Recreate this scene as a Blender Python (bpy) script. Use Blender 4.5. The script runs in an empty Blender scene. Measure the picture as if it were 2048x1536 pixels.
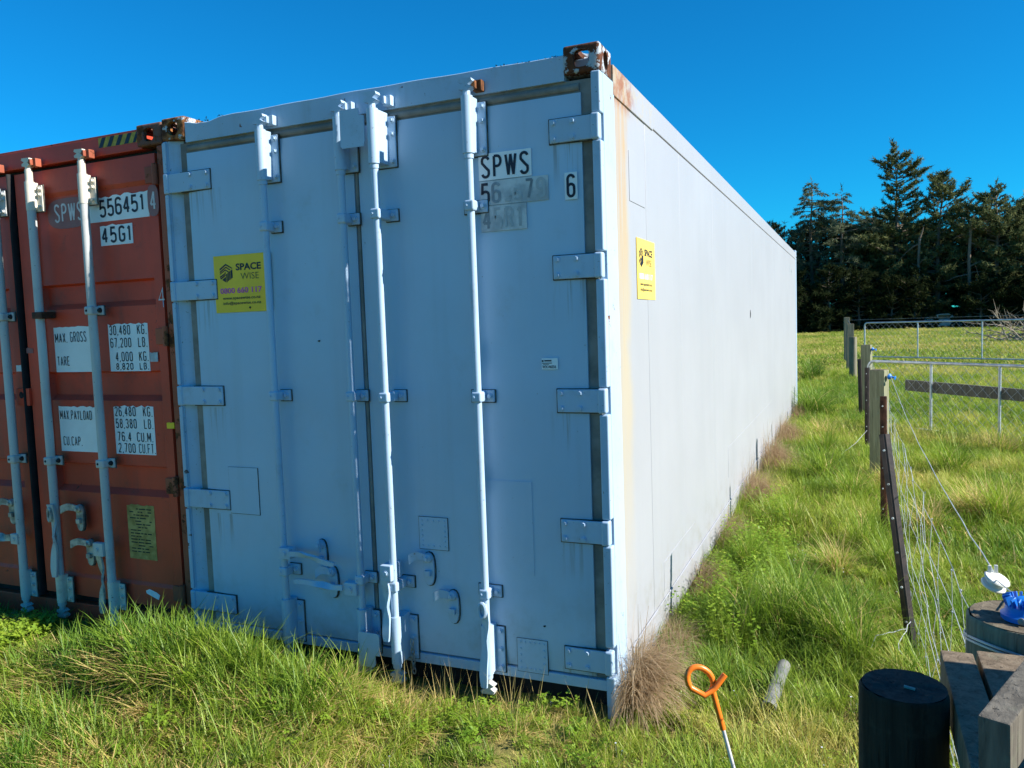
import bpy, bmesh, math, random
import numpy as np
from mathutils import Vector, Matrix
from math import radians, sin, cos, pi

SC = bpy.context.scene
COL = SC.collection
rnd = random.Random(11)
NR = np.random.RandomState(5)

# ------------------------------------------------------------------ camera
R_ = Vector((0.91829631, 0.39438468, -0.03453417))
U_ = Vector((0.00230762, 0.08189717, 0.99663811))
F_ = Vector((-0.39588705, 0.9152888, -0.07429578))
CAM = Vector((3.40196508, -3.26503590, 1.73662593))
cd = bpy.data.cameras.new('camera')
cam = bpy.data.objects.new('camera', cd)
COL.objects.link(cam)
cam.matrix_world = Matrix(((R_.x, U_.x, -F_.x, CAM.x), (R_.y, U_.y, -F_.y, CAM.y), (R_.z, U_.z, -F_.z, CAM.z), (0, 0, 0, 1)))
cd.sensor_width = 36.0
cd.lens = 1587.87 / 2048 * 36.0
cd.clip_start = 0.05
cd.clip_end = 3000
SC.camera = cam

# ------------------------------------------------------------------ sky, sun, exposure
SUN_EL, SUN_AZ = radians(33), radians(2.6)          # azimuth from +X towards +Y
w = bpy.data.worlds.new('World')
SC.world = w
w.use_nodes = True
nt = w.node_tree
bg = nt.nodes['Background']
sky = nt.nodes.new('ShaderNodeTexSky')
sky.sky_type = 'NISHITA'
sky.sun_disc = False
sky.sun_elevation = SUN_EL
sky.sun_rotation = pi / 2 - SUN_AZ
sky.altitude = 0
sky.air_density = 1.0
sky.dust_density = 0.0
sky.ozone_density = 4.5
hs = nt.nodes.new('ShaderNodeHueSaturation')
hs.inputs['Saturation'].default_value = 1.10
tn = nt.nodes.new('ShaderNodeMix'); tn.data_type = 'RGBA'; tn.blend_type = 'MULTIPLY'
tn.inputs[0].default_value = 1.0
tn.inputs[7].default_value = (.06, .91, 1.24, 1)          # the phone's blue rendering of a clear sky
nt.links.new(sky.outputs[0], hs.inputs['Color'])
nt.links.new(hs.outputs[0], tn.inputs[6])
nt.links.new(tn.outputs[2], bg.inputs['Color'])
bg.inputs['Strength'].default_value = 0.069
sl = bpy.data.lights.new('sun', 'SUN')
sl.energy = 5.0
sl.angle = radians(0.5)
sl.color = (1.0, 0.95, 0.87)
sun = bpy.data.objects.new('sun', sl)
COL.objects.link(sun)
S_ = Vector((cos(SUN_EL) * cos(SUN_AZ), cos(SUN_EL) * sin(SUN_AZ), sin(SUN_EL)))
sun.rotation_euler = S_.to_track_quat('Z', 'Y').to_euler()
sun.location = (20, 0, 30)
SC.view_settings.view_transform = 'Standard'
SC.view_settings.look = 'None'
SC.view_settings.exposure = 0.92
SC.view_settings.gamma = 1.0
SC.view_settings.use_curve_mapping = False
SC.render.engine = 'CYCLES'
SC.cycles.max_bounces = 8
SC.cycles.transparent_max_bounces = 8

# ------------------------------------------------------------------ material helpers
class NT:
    def __init__(s, name):
        s.m = bpy.data.materials.new(name)
        s.m.use_nodes = True
        s.t = s.m.node_tree
        s.b = s.t.nodes['Principled BSDF']
        s.out = s.t.nodes['Material Output']
        tc = s.t.nodes.new('ShaderNodeTexCoord')
        s.co = tc.outputs['Object']
    def n(s, typ, **kw):
        nd = s.t.nodes.new(typ)
        for k, v in kw.items():
            setattr(nd, k, v)
        return nd
    def put(s, sock, v):
        if hasattr(v, 'links') or isinstance(v, bpy.types.NodeSocket):
            s.t.links.new(v, sock)
        else:
            if isinstance(v, (tuple, list)) and len(v) == 3 and sock.type == 'RGBA':
                v = (*v, 1)
            sock.default_value = v
    def noise(s, scale, detail=4, rough=.55, stretch=None, dist=0.0, off=None):
        co = s.co
        if stretch or off:
            mp = s.n('ShaderNodeMapping')
            s.t.links.new(co, mp.inputs['Vector'])
            if stretch: mp.inputs['Scale'].default_value = stretch
            if off: mp.inputs['Location'].default_value = off
            co = mp.outputs[0]
        nd = s.n('ShaderNodeTexNoise')
        s.t.links.new(co, nd.inputs['Vector'])
        nd.inputs['Scale'].default_value = scale
        nd.inputs['Detail'].default_value = detail
        nd.inputs['Roughness'].default_value = rough
        nd.inputs['Distortion'].default_value = dist
        return nd.outputs['Fac']
    def ramp(s, f, a, b, va=0.0, vb=1.0):
        nd = s.n('ShaderNodeMapRange')
        nd.interpolation_type = 'SMOOTHSTEP'
        s.put(nd.inputs['Value'], f)
        for i, v in zip((1, 2, 3, 4), (a, b, va, vb)):
            nd.inputs[i].default_value = v
        return nd.outputs[0]
    def math(s, op, a, b=0.0):
        nd = s.n('ShaderNodeMath', operation=op)
        s.put(nd.inputs[0], a); s.put(nd.inputs[1], b)
        return nd.outputs[0]
    def mix(s, f, a, b):
        nd = s.n('ShaderNodeMix', data_type='RGBA')
        s.put(nd.inputs[0], f); s.put(nd.inputs[6], a); s.put(nd.inputs[7], b)
        return nd.outputs[2]
    def xyz(s):
        nd = s.n('ShaderNodeSeparateXYZ')
        s.t.links.new(s.co, nd.inputs[0])
        return nd.outputs
    def bump(s, h, strength=.2, dist=.01):
        nd = s.n('ShaderNodeBump')
        nd.inputs['Strength'].default_value = strength
        nd.inputs['Distance'].default_value = dist
        s.put(nd.inputs['Height'], h)
        s.t.links.new(nd.outputs[0], s.b.inputs['Normal'])
    def done(s, col, rough=.5, metal=0.0, spec=.5):
        s.put(s.b.inputs['Base Color'], col)
        s.put(s.b.inputs['Roughness'], rough)
        s.put(s.b.inputs['Metallic'], metal)
        s.put(s.b.inputs['Specular IOR Level'], spec)
        return s.m

def sc(c, k): return tuple(min(1, v * k) for v in c)
RUST_D, RUST_L = (.06, .022, .010), (.23, .085, .030)

def paint(name, base, var=.07, rough=.45, dirt=.25, dirtcol=(.20, .17, .12), streak=.18, rust=.0, rscale=7, bump=.06, spec=.4, chip=None):
    m = NT(name)
    n1 = m.noise(1.6, 5)
    c = m.mix(m.ramp(n1, .3, .7), sc(base, 1 - var), sc(base, 1 + var))
    if streak:
        st = m.noise(9, 4, .6, stretch=(1, 1, .05))
        c = m.mix(m.math('MULTIPLY', m.ramp(st, .5, .75), streak), c, dirtcol)
    if dirt:
        d = m.noise(5, 8, .7, off=(3, 1, 7))
        c = m.mix(m.math('MULTIPLY', m.ramp(d, .52, .75), dirt), c, dirtcol)
        sp = m.noise(70, 3, .6)
        c = m.mix(m.math('MULTIPLY', m.ramp(sp, .66, .74), min(1, dirt * 2)), c, sc(dirtcol, .5))
    r = rough
    h = m.noise(45, 4)
    if rust:
        rn = m.noise(rscale, 10, .68, off=(1.3, 5.2, 2.2))
        f = m.ramp(rn, .72 - .42 * rust, .75 - .42 * rust)
        rc = m.mix(m.ramp(m.noise(26, 6, .7), .35, .68), RUST_D, chip or RUST_L)
        c = m.mix(f, c, rc)
        r = m.math('MULTIPLY_ADD', f, .4); r.node.inputs[2].default_value = rough
        h = m.math('SUBTRACT', h, m.math('MULTIPLY', f, .8))
    m.bump(h, bump + (.25 if rust > .3 else (.05 if rust else 0)), .004)
    return m.done(c, r, 0, spec)

def plain(name, col, rough=.6, metal=0, var=.15, scale=12, bump=0.0, spec=.4, col2=None, lo=.35, hi=.65):
    m = NT(name)
    n1 = m.noise(scale, 6, .6)
    c = m.mix(m.ramp(n1, lo, hi), sc(col, 1 - var), col2 or sc(col, 1 + var))
    if bump: m.bump(m.noise(scale * 4, 5, .65), bump, .01)
    return m.done(c, rough, metal, spec)

BLUE = (.405, .55, .71)
M = {}
M['white'] = paint('pale_blue_white_paint', sc(BLUE, .93), .06, .46, .30, dirtcol=(.16, .15, .13), streak=.12, rust=.04, rscale=12, bump=.01)
def doorpaint():
    m = NT('door_paint')
    X, Y, Z = m.xyz()
    c = m.mix(m.ramp(m.noise(1.2, 5), .3, .7), sc(BLUE, .93), sc(BLUE, 1.03))
    c = m.mix(m.math('MULTIPLY', m.ramp(m.noise(8, 4, .6, stretch=(1, 1, .05)), .5, .75), .10), c, (.25, .27, .28))
    # grime and thin rust runs under the hinge straps (one every 0.577 m, near both outer door edges)
    ph = m.math('FRACT', m.math('DIVIDE', m.math('ADD', Z, .382), .577))
    below = m.ramp(ph, .62, .98)
    edge = m.math('MAXIMUM', m.ramp(X, .40, .30), m.ramp(X, 2.16, 2.22))
    run = m.math('MULTIPLY', m.math('MULTIPLY', below, edge), m.ramp(m.noise(34, 4, .65, stretch=(1, 1, .03), off=(3, 0, 0)), .50, .66))
    c = m.mix(m.math('MULTIPLY', run, .55), c, (.20, .155, .095))
    # green-grey dirt low on the doors and worn patches round the handles
    low = m.math('MULTIPLY', m.ramp(Z, .75, .15), m.ramp(m.noise(3.5, 7, .7), .42, .7))
    c = m.mix(m.math('MULTIPLY', low, .38), c, (.17, .19, .16))
    gr = m.math('MULTIPLY', m.ramp(m.noise(2.1, 8, .72, off=(7, 0, 3)), .56, .78), .32)
    c = m.mix(gr, c, (.27, .28, .27))
    sp = m.ramp(m.noise(60, 3, .6), .70, .76)
    c = m.mix(m.math('MULTIPLY', sp, .5), c, (.12, .10, .08))
    m.bump(m.noise(40, 4), .012, .004)
    return m.done(c, m.ramp(m.noise(5, 5), .3, .7, .34, .50), 0, .45)
M['door'] = doorpaint()
M['chipped'] = paint('chipped_white_paint', BLUE, .06, .5, .35, streak=.25, rust=.32, rscale=9)
M['edgechip'] = paint('edge_worn_paint', sc(BLUE, .93), .08, .5, .4, streak=.25, rust=.17, rscale=14, bump=.02)
M['casting'] = paint('rusty_casting', (.40, .45, .5), .1, .75, .4, rust=.60, rscale=16, bump=.3, chip=(.13, .045, .02))
M['casting_orange'] = paint('orange_rust_casting', (.40, .45, .5), .1, .8, .4, rust=.66, rscale=16, bump=.3, chip=(.36, .15, .05))
M['rusty'] = plain('rust', (.13, .05, .022), .9, 0, .4, 18, .3, .2, col2=(.27, .11, .045))
M['gasket'] = plain('door_gasket_rubber', (.215, .205, .19), .7, 0, .25, 6, .05, .3)
M['grime_shade'] = plain('grime_and_contact_shade', (.055, .055, .055), .85, 0, .4, 20, .1, .2, col2=(.13, .12, .10))  # grime and contact shade round fittings, both put into one dark colour
M['black'] = plain('black_rubber', (.012, .012, .014), .65, 0, .3, 8, .05, .3)
M['dark'] = plain('dark_underframe', (.025, .027, .03), .8, 0, .3, 8, .1, .2)
M['red'] = paint('oxide_red_paint', (.58, .060, .026), .2, .52, .40, dirtcol=(.12, .05, .04), streak=.28, rust=.13, rscale=6, chip=(.10, .045, .03))
M['redpost'] = paint('worn_red_post', (.36, .085, .04), .25, .65, .5, dirtcol=(.13, .09, .035), streak=.35, rust=.42, rscale=5)
M['redcast'] = paint('dark_red_casting', (.16, .07, .05), .2, .75, .5, rust=.5, rscale=12, bump=.3)
M['galv'] = paint('grey_bar_paint', (.50, .51, .50), .1, .5, .4, dirtcol=(.22, .18, .14), streak=.3, rust=.1, rscale=10)
M['cream'] = paint('cream_bar_paint', (.66, .60, .50), .08, .55, .5, dirtcol=(.3, .2, .12), rust=.15)
M['zinc'] = plain('old_zinc', (.36, .36, .33), .55, .35, .4, 20, .15, col2=(.52, .50, .45))
M['gatesteel'] = plain('galvanised_pipe', (.50, .53, .56), .42, .55, .2, 9, .05)
M['wire'] = plain('galvanised_wire', (.52, .54, .55), .45, .5, .2, 9)
M['label'] = plain('white_label', (.80, .83, .85), .4, 0, .04, 5, .01)
M['labelold'] = plain('weathered_label', (.45, .50, .54), .6, 0, .2, 9, .02, col2=(.60, .64, .66))
M['ink'] = plain('label_ink', (.012, .014, .03), .5, 0, .2, 30)
M['inkfade'] = plain('faded_ink', (.22, .27, .31), .6, 0, .25, 14)
M['inkghost'] = plain('ghost_ink', (.37, .42, .45), .6, 0, .12, 14)
M['redletter'] = plain('white_stencil_paint', (.60, .58, .60), .6, 0, .15, 20)
M['overspray'] = plain('pink_overspray', (.36, .17, .17), .6, 0, .2, 12, col2=(.31, .11, .10))
M['yellow'] = plain('yellow_vinyl', (.93, .60, .022), .4, 0, .06, 4, .01)
M['yellow2'] = plain('sun_faded_yellow_vinyl', (.86, .62, .12), .45, 0, .06, 4, .01)
M['magenta'] = plain('faded_magenta_ink', (.62, .09, .36), .5, 0, .2, 60)
M['whiteink'] = plain('white_ink', (.80, .80, .78), .5, 0, .1, 30)
M['hazy'] = plain('hazard_yellow', (.38, .30, .04), .6, 0, .3, 14)
M['placard'] = plain('tarnished_brass_plate', (.42, .29, .075), .6, .1, .3, 16, .2, col2=(.52, .38, .13))
M['orange'] = plain('orange_plastic', (.85, .20, .02), .35, 0, .06, 6, .01, .5)
M['steel'] = plain('bright_steel', (.70, .71, .73), .35, .25, .1, 10)
M['blueplastic'] = plain('blue_plastic', (.012, .17, .60), .42, 0, .1, 10, .01, .5)
M['whiteplastic'] = plain('white_plastic', (.66, .66, .60), .4, 0, .08, 10, .01)
M['pvc'] = plain('grey_pipe', (.13, .145, .145), .7, 0, .2, 10, .1, col2=(.19, .19, .17))
M['bitumen'] = plain('black_steel_post', (.022, .016, .014), .55, 0, .4, 14, .12, .45, col2=(.045, .028, .022))
M['rustpost'] = plain('rusty_steel_post', (.07, .03, .018), .75, 0, .4, 12, .2, .3, col2=(.14, .055, .03))
M['carwhite'] = plain('car_paint', (.75, .76, .77), .25, 0, .03, 4)
M['glass'] = plain('dark_glass', (.02, .025, .03), .08, 0, .1, 4, 0, .6)
M['tyre'] = plain('tyre', (.02, .02, .02), .85, 0, .2, 9)
M['redlamp'] = plain('red_lens', (.55, .01, .015), .25, 0, .1, 4)
M['moss'] = plain('moss', (.05, .055, .014), .95, 0, .4, 30, .5, .1)

def wood_mat(name, c1, c2, lichen=.2):
    m = NT(name)
    g = m.noise(7, 8, .7, stretch=(6, 6, .35), dist=.6)
    c = m.mix(m.ramp(g, .3, .7), c1, c2)
    crack = m.noise(22, 4, .6, stretch=(5, 5, .18))
    c = m.mix(m.math('MULTIPLY', m.ramp(crack, .62, .7), .75), c, sc(c1, .3))
    l = m.noise(14, 6, .65, off=(4, 4, 4))
    c = m.mix(m.math('MULTIPLY', m.ramp(l, .55, .66), lichen), c, (.22, .25, .17))
    m.bump(m.math('SUBTRACT', g, m.ramp(crack, .6, .7)), .55, .006)
    return m.done(c, .85, 0, .2)
M['wood'] = wood_mat('weathered_post_wood', (.15, .135, .095), (.27, .245, .175), .4)
M['woodgreen'] = wood_mat('green_tinged_post_wood', (.17, .17, .10), (.30, .29, .18), .5)
M['plank'] = wood_mat('grey_brown_rail_wood', (.12, .090, .060), (.25, .195, .135), .2)
M['darkwood'] = wood_mat('tarred_post_wood', (.018, .017, .013), (.045, .041, .030), .06)
M['planky'] = wood_mat('grey_plank_wood', (.085, .078, .065), (.18, .165, .135), .2)
M['endgrain'] = wood_mat('post_end_grain', (.10, .08, .055), (.20, .165, .115), .25)
M['darkend'] = wood_mat('dark_end_grain', (.025, .024, .022), (.06, .056, .048), .08)
M['bark'] = wood_mat('conifer_bark', (.11, .085, .062), (.26, .205, .16), .2)
M['deadwood'] = wood_mat('dead_branch_wood', (.24, .19, .14), (.40, .34, .26), .2)

# side wall: pale paint, cream and rust stains running down from the front top corner, faint vertical streaks
def sidewall():
    m = NT('side_wall_paint')
    X, Y, Z = m.xyz()
    base = (.350, .358, .382)
    c = m.mix(m.ramp(m.noise(1.1, 5), .3, .7), sc(base, .96), sc(base, 1.03))
    st = m.noise(6, 5, .65, stretch=(1, 1, .03))
    c = m.mix(m.math('MULTIPLY', m.ramp(st, .48, .75), .22), c, (.29, .31, .33))
    fl = m.noise(40, 6, .7, stretch=(1, 1, .15), off=(2, 2, 2))
    c = m.mix(m.math('MULTIPLY', m.ramp(fl, .68, .76), .55), c, (.30, .24, .18))
    # cream strip near the post
    wob = m.math('MULTIPLY', m.math('SUBTRACT', m.noise(2.6, 6, .65), .5), .22)
    yy = m.math('ADD', Y, wob)
    cream = m.math('MULTIPLY', m.math('MULTIPLY', m.ramp(yy, .47, .33), m.ramp(Z, 0.0, 1.6, .12, .62)), m.ramp(m.noise(5, 5, .65, stretch=(1, 1, .12), off=(0, 3, 1)), .25, .6))
    c = m.mix(cream, c, (.46, .38, .235))
    rs = m.noise(30, 5, .7, stretch=(1, 1, .035), off=(9, 0, 0))
    rf = m.math('MULTIPLY', m.ramp(yy, .46, .30), m.ramp(Z, 1.2, 2.75))
    rf = m.math('MULTIPLY', rf, m.ramp(rs, .34, .64))
    c = m.mix(m.math('MULTIPLY', rf, .85), c, (.44, .27, .095))
    solid = m.math('MULTIPLY', m.ramp(yy, .60, .40), m.ramp(Z, 2.66, 2.74))
    c = m.mix(m.math('MULTIPLY', solid, m.ramp(m.noise(11, 9, .75), .36, .62)), c, (.30, .125, .05))
    end = m.math('MULTIPLY', m.ramp(yy, 1.05, .8), m.ramp(Z, 2.66, 2.76))
    c = m.mix(m.math('MULTIPLY', m.math('MULTIPLY', end, m.ramp(m.noise(18, 9, .75, off=(5, 5, 0)), .45, .65)), .65), c, (.42, .36, .24))
    mud = m.math('MULTIPLY', m.ramp(Z, .62, .10), m.ramp(m.noise(7, 8, .72, off=(1, 6, 2)), .42, .72))
    c = m.mix(m.math('MULTIPLY', mud, .5), c, (.21, .19, .13))
    m.bump(m.math('ADD', m.noise(3, 3, .5, stretch=(1, 1.6, .1)), m.math('MULTIPLY', m.noise(50, 4), .12)), .16, .02)
    return m.done(c, .42, 0, .4)
M['side'] = sidewall()

# ------------------------------------------------------------------ mesh helpers
class MB:
    def __init__(s): s.bm = bmesh.new()
    def _fin(s, vs, bev, seg=2):
        if bev:
            ed = set()
            for v in vs: ed.update(v.link_edges)
            bmesh.ops.bevel(s.bm, geom=list(ed), offset=bev, segments=seg, profile=.6, affect='EDGES', clamp_overlap=True)
    def box(s, x0, x1, y0, y1, z0, z1, bev=0.0, M=None, seg=2):
        vs = [s.bm.verts.new((x, y, z)) for x in (x0, x1) for y in (y0, y1) for z in (z0, z1)]
        for f in ((0, 1, 3, 2), (4, 6, 7, 5), (0, 4, 5, 1), (2, 3, 7, 6), (0, 2, 6, 4), (1, 5, 7, 3)):
            s.bm.faces.new([vs[i] for i in f])
        if M is not None:
            for v in vs: v.co = M @ v.co
        s._fin(vs, bev, seg)
        return s
    def tube(s, pts, r, n=10, closed=False, radii=None, flat=None, caps=True):
        pts = [Vector(p) for p in pts]
        k = len(pts)
        rings = []
        up = None
        for i, p in enumerate(pts):
            if closed: t = pts[(i + 1) % k] - pts[i - 1]
            else: t = pts[min(i + 1, k - 1)] - pts[max(i - 1, 0)]
            t.normalize()
            if up is None:
                up = Vector((0, 0, 1)) if abs(t.z) < .9 else Vector((0, 1, 0))
            a = (up - t * up.dot(t)).normalized()
            up = a
            b = t.cross(a)
            rr = radii[i] if radii else r
            fl = flat if flat else 1.0
            rings.append([s.bm.verts.new(p + a * (rr * cos(2 * pi * j / n)) + b * (rr * fl * sin(2 * pi * j / n))) for j in range(n)])
        for i in range(k if closed else k - 1):
            A, B = rings[i], rings[(i + 1) % k]
            for j in range(n):
                s.bm.faces.new((A[j], A[(j + 1) % n], B[(j + 1) % n], B[j]))
        if caps and not closed:
            s.bm.faces.new(rings[0][::-1]); s.bm.faces.new(rings[-1])
        return s
    def cyl(s, p0, p1, r, r2=None, n=14):
        return s.tube([p0, p1], r, n, radii=[r, r if r2 is None else r2])
    def prism(s, poly, y0, y1, ax='y'):
        # poly in (x,z) extruded along y  (ax='x': poly in (y,z) extruded along x)
        def P(a, b, d): return (a, d, b) if ax == 'y' else (d, a, b)
        A = [s.bm.verts.new(P(a, b, y0)) for a, b in poly]
        B = [s.bm.verts.new(P(a, b, y1)) for a, b in poly]
        s.bm.faces.new(A); s.bm.faces.new(B[::-1])
        k = len(A)
        for i in range(k):
            s.bm.faces.new((A[i], B[i], B[(i + 1) % k], A[(i + 1) % k]))
        return s
    def lathe(s, prof, c, n=20, axis=None):
        # prof: (r, h) pairs, around axis through c
        ax = Vector(axis or (0, 0, 1)).normalized()
        a = Vector((1, 0, 0)) if abs(ax.x) < .9 else Vector((0, 1, 0))
        a = (a - ax * a.dot(ax)).normalized(); b = ax.cross(a)
        rings = [[s.bm.verts.new(Vector(c) + ax * h + a * (r * cos(2 * pi * j / n)) + b * (r * sin(2 * pi * j / n))) for j in range(n)] for r, h in prof]
        for A, B in zip(rings[:-1], rings[1:]):
            for j in range(n): s.bm.faces.new((A[j], A[(j + 1) % n], B[(j + 1) % n], B[j]))
        s.bm.faces.new(rings[0][::-1]); s.bm.faces.new(rings[-1])
        return s
    def build(s, name, mat, parent=None, smooth=40, loc=None):
        bmesh.ops.recalc_face_normals(s.bm, faces=s.bm.faces[:])
        me = bpy.data.meshes.new(name)
        L = wloc(parent) if parent else Vector(loc or (0, 0, 0))
        if L.length: bmesh.ops.translate(s.bm, verts=s.bm.verts[:], vec=-L)
        s.bm.to_mesh(me); s.bm.free()
        return put(name, me, mat, parent, smooth, loc)

def wloc(o):
    L = Vector(o.location)
    while o.parent:
        o = o.parent; L += Vector(o.location)
    return L

def put(name, me, mat, parent=None, smooth=40, loc=None):
    o = bpy.data.objects.new(name, me)
    COL.objects.link(o)
    if mat is not None and not me.materials: me.materials.append(M[mat] if isinstance(mat, str) else mat)
    if smooth:
        me.polygons.foreach_set('use_smooth', [True] * len(me.polygons))
        me.set_sharp_from_angle(angle=radians(smooth))
        if len(me.polygons) < 4000:
            wn = o.modifiers.new('face_normals', 'WEIGHTED_NORMAL'); wn.keep_sharp = True; wn.weight = 80
    if parent: o.parent = parent
    elif loc: o.location = loc
    return o

def tag(o, label, cat, group=None):
    o['label'] = label; o['category'] = cat
    if group: o['group'] = group
    return o

def thing(name, label, cat, loc=(0, 0, 0), group=None):
    o = bpy.data.objects.new(name, None)
    COL.objects.link(o); o.location = loc; o.empty_display_size = .1
    return tag(o, label, cat, group)

def npmesh(name, V, Fc):
    me = bpy.data.meshes.new(name)
    me.from_pydata(V, [], Fc)
    return me

_bolt = {}
def bolt(parent, p, mat, r=.011, h=.012, axis=(0, -1, 0)):
    key = (mat, r, h, axis)
    if key not in _bolt:
        b = MB(); b.cyl((0, 0, 0), Vector(axis) * h, r, r * .9, 6)
        b.cyl((0, 0, 0), Vector(axis) * (h * .3), r * 1.35, r * 1.3, 10)
        bmesh.ops.recalc_face_normals(b.bm, faces=b.bm.faces[:])
        me = bpy.data.meshes.new('bolt'); b.bm.to_mesh(me); b.bm.free()
        me.materials.append(M[mat]); _bolt[key] = me
    o = bpy.data.objects.new('bolt', _bolt[key]); COL.objects.link(o)
    o.parent = parent; o.location = Vector(p) - wloc(parent)
    return o

def text(s, org, w, h, mat, parent, off=.0, axis='front', name='lettering', shear=0.0):
    """org = lower left corner (world), fitted to w x h"""
    cu = bpy.data.curves.new('t', 'FONT'); cu.body = s; cu.size = 1; cu.offset = off; cu.shear = shear
    cu.resolution_u = 3
    to = bpy.data.objects.new('t', cu); COL.objects.link(to)
    dg = bpy.context.evaluated_depsgraph_get()
    me = bpy.data.meshes.new_from_object(to.evaluated_get(dg))
    bpy.data.objects.remove(to); bpy.data.curves.remove(cu)
    V = np.empty(len(me.vertices) * 3); me.vertices.foreach_get('co', V); V = V.reshape(-1, 3)
    lo, hi = V.min(0), V.max(0)
    a = (V[:, 0] - lo[0]) / (hi[0] - lo[0]) * w; b = (V[:, 1] - lo[1]) / (hi[1] - lo[1]) * h
    o0 = np.array(org) - np.array(wloc(parent))
    W = np.empty_like(V)
    if axis == 'front': W[:, 0] = o0[0] + a; W[:, 1] = o0[1]; W[:, 2] = o0[2] + b
    else: W[:, 0] = o0[0]; W[:, 1] = o0[1] + a; W[:, 2] = o0[2] + b
    me.vertices.foreach_set('co', W.ravel()); me.update()
    me.materials.clear()
    return put(name, me, mat, parent, 0)

# narrow block letters drawn as strokes (unit cell 0..1 x 0..1)
def _arc(cx, cz, rx, rz, a0, a1, n=5): return [(cx + rx * cos(radians(a0 + (a1 - a0) * i / n)), cz + rz * sin(radians(a0 + (a1 - a0) * i / n))) for i in range(n + 1)]
_T, _B = .82, .18
_O = _arc(.5, _T, .5, .18, 0, 180, 8) + _arc(.5, _B, .5, .18, 180, 360, 8) + [(1, _T)]
GLY = {
 '0': [_O], 'O': [_O], '1': [[(.1, .80), (.6, 1)], [(.6, 1), (.6, 0)]],
 '2': [_arc(.5, .80, .5, .20, 180, -20, 8) + [(.9, .55), (0, 0)], [(0, 0), (1, 0)]],
 '3': [_arc(.5, .77, .5, .23, 160, -90, 8), _arc(.5, .27, .5, .27, 90, -160, 8)],
 '4': [[(.72, 0), (.72, 1)], [(.72, 1), (0, .28)], [(.0, .28), (1.05, .28)]],
 '5': [[(.92, 1), (.10, 1), (.04, .52)] + _arc(.5, .44, .5, .16, 150, 0, 5) + _arc(.5, _B, .5, .18, 0, -170, 8)],
 '6': [_arc(.5, _T, .5, .18, 10, 180, 8) + _arc(.5, _B, .5, .18, 180, 360, 8) + [(1, .40)], _arc(.5, .42, .5, .16, -20, 160, 6)],
 '7': [[(0, 1), (1, 1)], [(.96, 1), (.35, 0)]],
 '8': [_arc(.5, .76, .44, .24, -90, 270, 14), _arc(.5, .26, .5, .26, 90, 450, 14)],
 '9': [_arc(.5, _B, .5, .18, 190, 360, 8) + _arc(.5, _T, .5, .18, 0, 180, 8) + [(0, .60)], _arc(.5, .58, .5, .16, 160, 340, 6)],
 'S': [_arc(.5, _T, .5, .18, 10, 180, 8) + [(.02, .70), (.5, .5), (.98, .32)] + _arc(.5, _B, .5, .18, 0, -170, 8)],
 'P': [[(0, 0), (0, 1)], [(0, 1), (.5, 1)] + _arc(.5, .75, .5, .25, 90, -90, 8) + [(0, .5)]],
 'R': [[(0, 0), (0, 1)], [(0, 1), (.5, 1)] + _arc(.5, .76, .5, .24, 90, -90, 8) + [(0, .52)], [(.5, .52), (1, 0)]],
 'W': [[(-.05, 1), (.22, 0)], [(.22, 0), (.5, 1)], [(.5, 1), (.78, 0)], [(.78, 0), (1.05, 1)]], 'M': [[(0, 0), (0, 1)], [(0, 1), (.5, .25)], [(.5, .25), (1, 1)], [(1, 1), (1, 0)]],
 'A': [[(-.02, 0), (.5, 1)], [(.5, 1), (1.02, 0)], [(.18, .3), (.82, .3)]], 'X': [[(0, 0), (1, 1)], [(0, 1), (1, 0)]],
 'G': [_arc(.5, _T, .5, .18, 10, 180, 8) + _arc(.5, _B, .5, .18, 180, 360, 8) + [(1, .46), (.55, .46)]],
 'C': [_arc(.5, _T, .5, .18, 10, 180, 8) + _arc(.5, _B, .5, .18, 180, 350, 8)],
 'U': [[(0, 1), (0, .2)] + _arc(.5, _B, .5, .18, 180, 360, 8) + [(1, 1)]],
 'D': [[(0, 0), (0, 1)], [(0, 1), (.5, 1)] + _arc(.5, _T, .5, .18, 90, 0, 5) + _arc(.5, _B, .5, .18, 0, -90, 5) + [(0, 0)]],
 'B': [[(0, 0), (0, 1)], [(0, 1), (.5, 1)] + _arc(.5, .77, .45, .23, 90, -90, 8), _arc(.5, .27, .5, .27, 90, -90, 8) + [(0, 0)]],
 'T': [[(0, 1), (1, 1)], [(.5, 1), (.5, 0)]], 'E': [[(1, 1), (0, 1), (0, 0), (1, 0)], [(0, .5), (.8, .5)]],
 'F': [[(1, 1), (0, 1), (0, 0)], [(0, .5), (.8, .5)]], 'L': [[(0, 1), (0, 0), (1, 0)]], 'K': [[(0, 0), (0, 1)], [(1, 1), (.05, .42)], [(.35, .62), (1, 0)]],
 'Y': [[(0, 1), (.5, .5), (1, 1)], [(.5, .5), (.5, 0)]], 'I': [[(.5, 0), (.5, 1)]],
}
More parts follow.
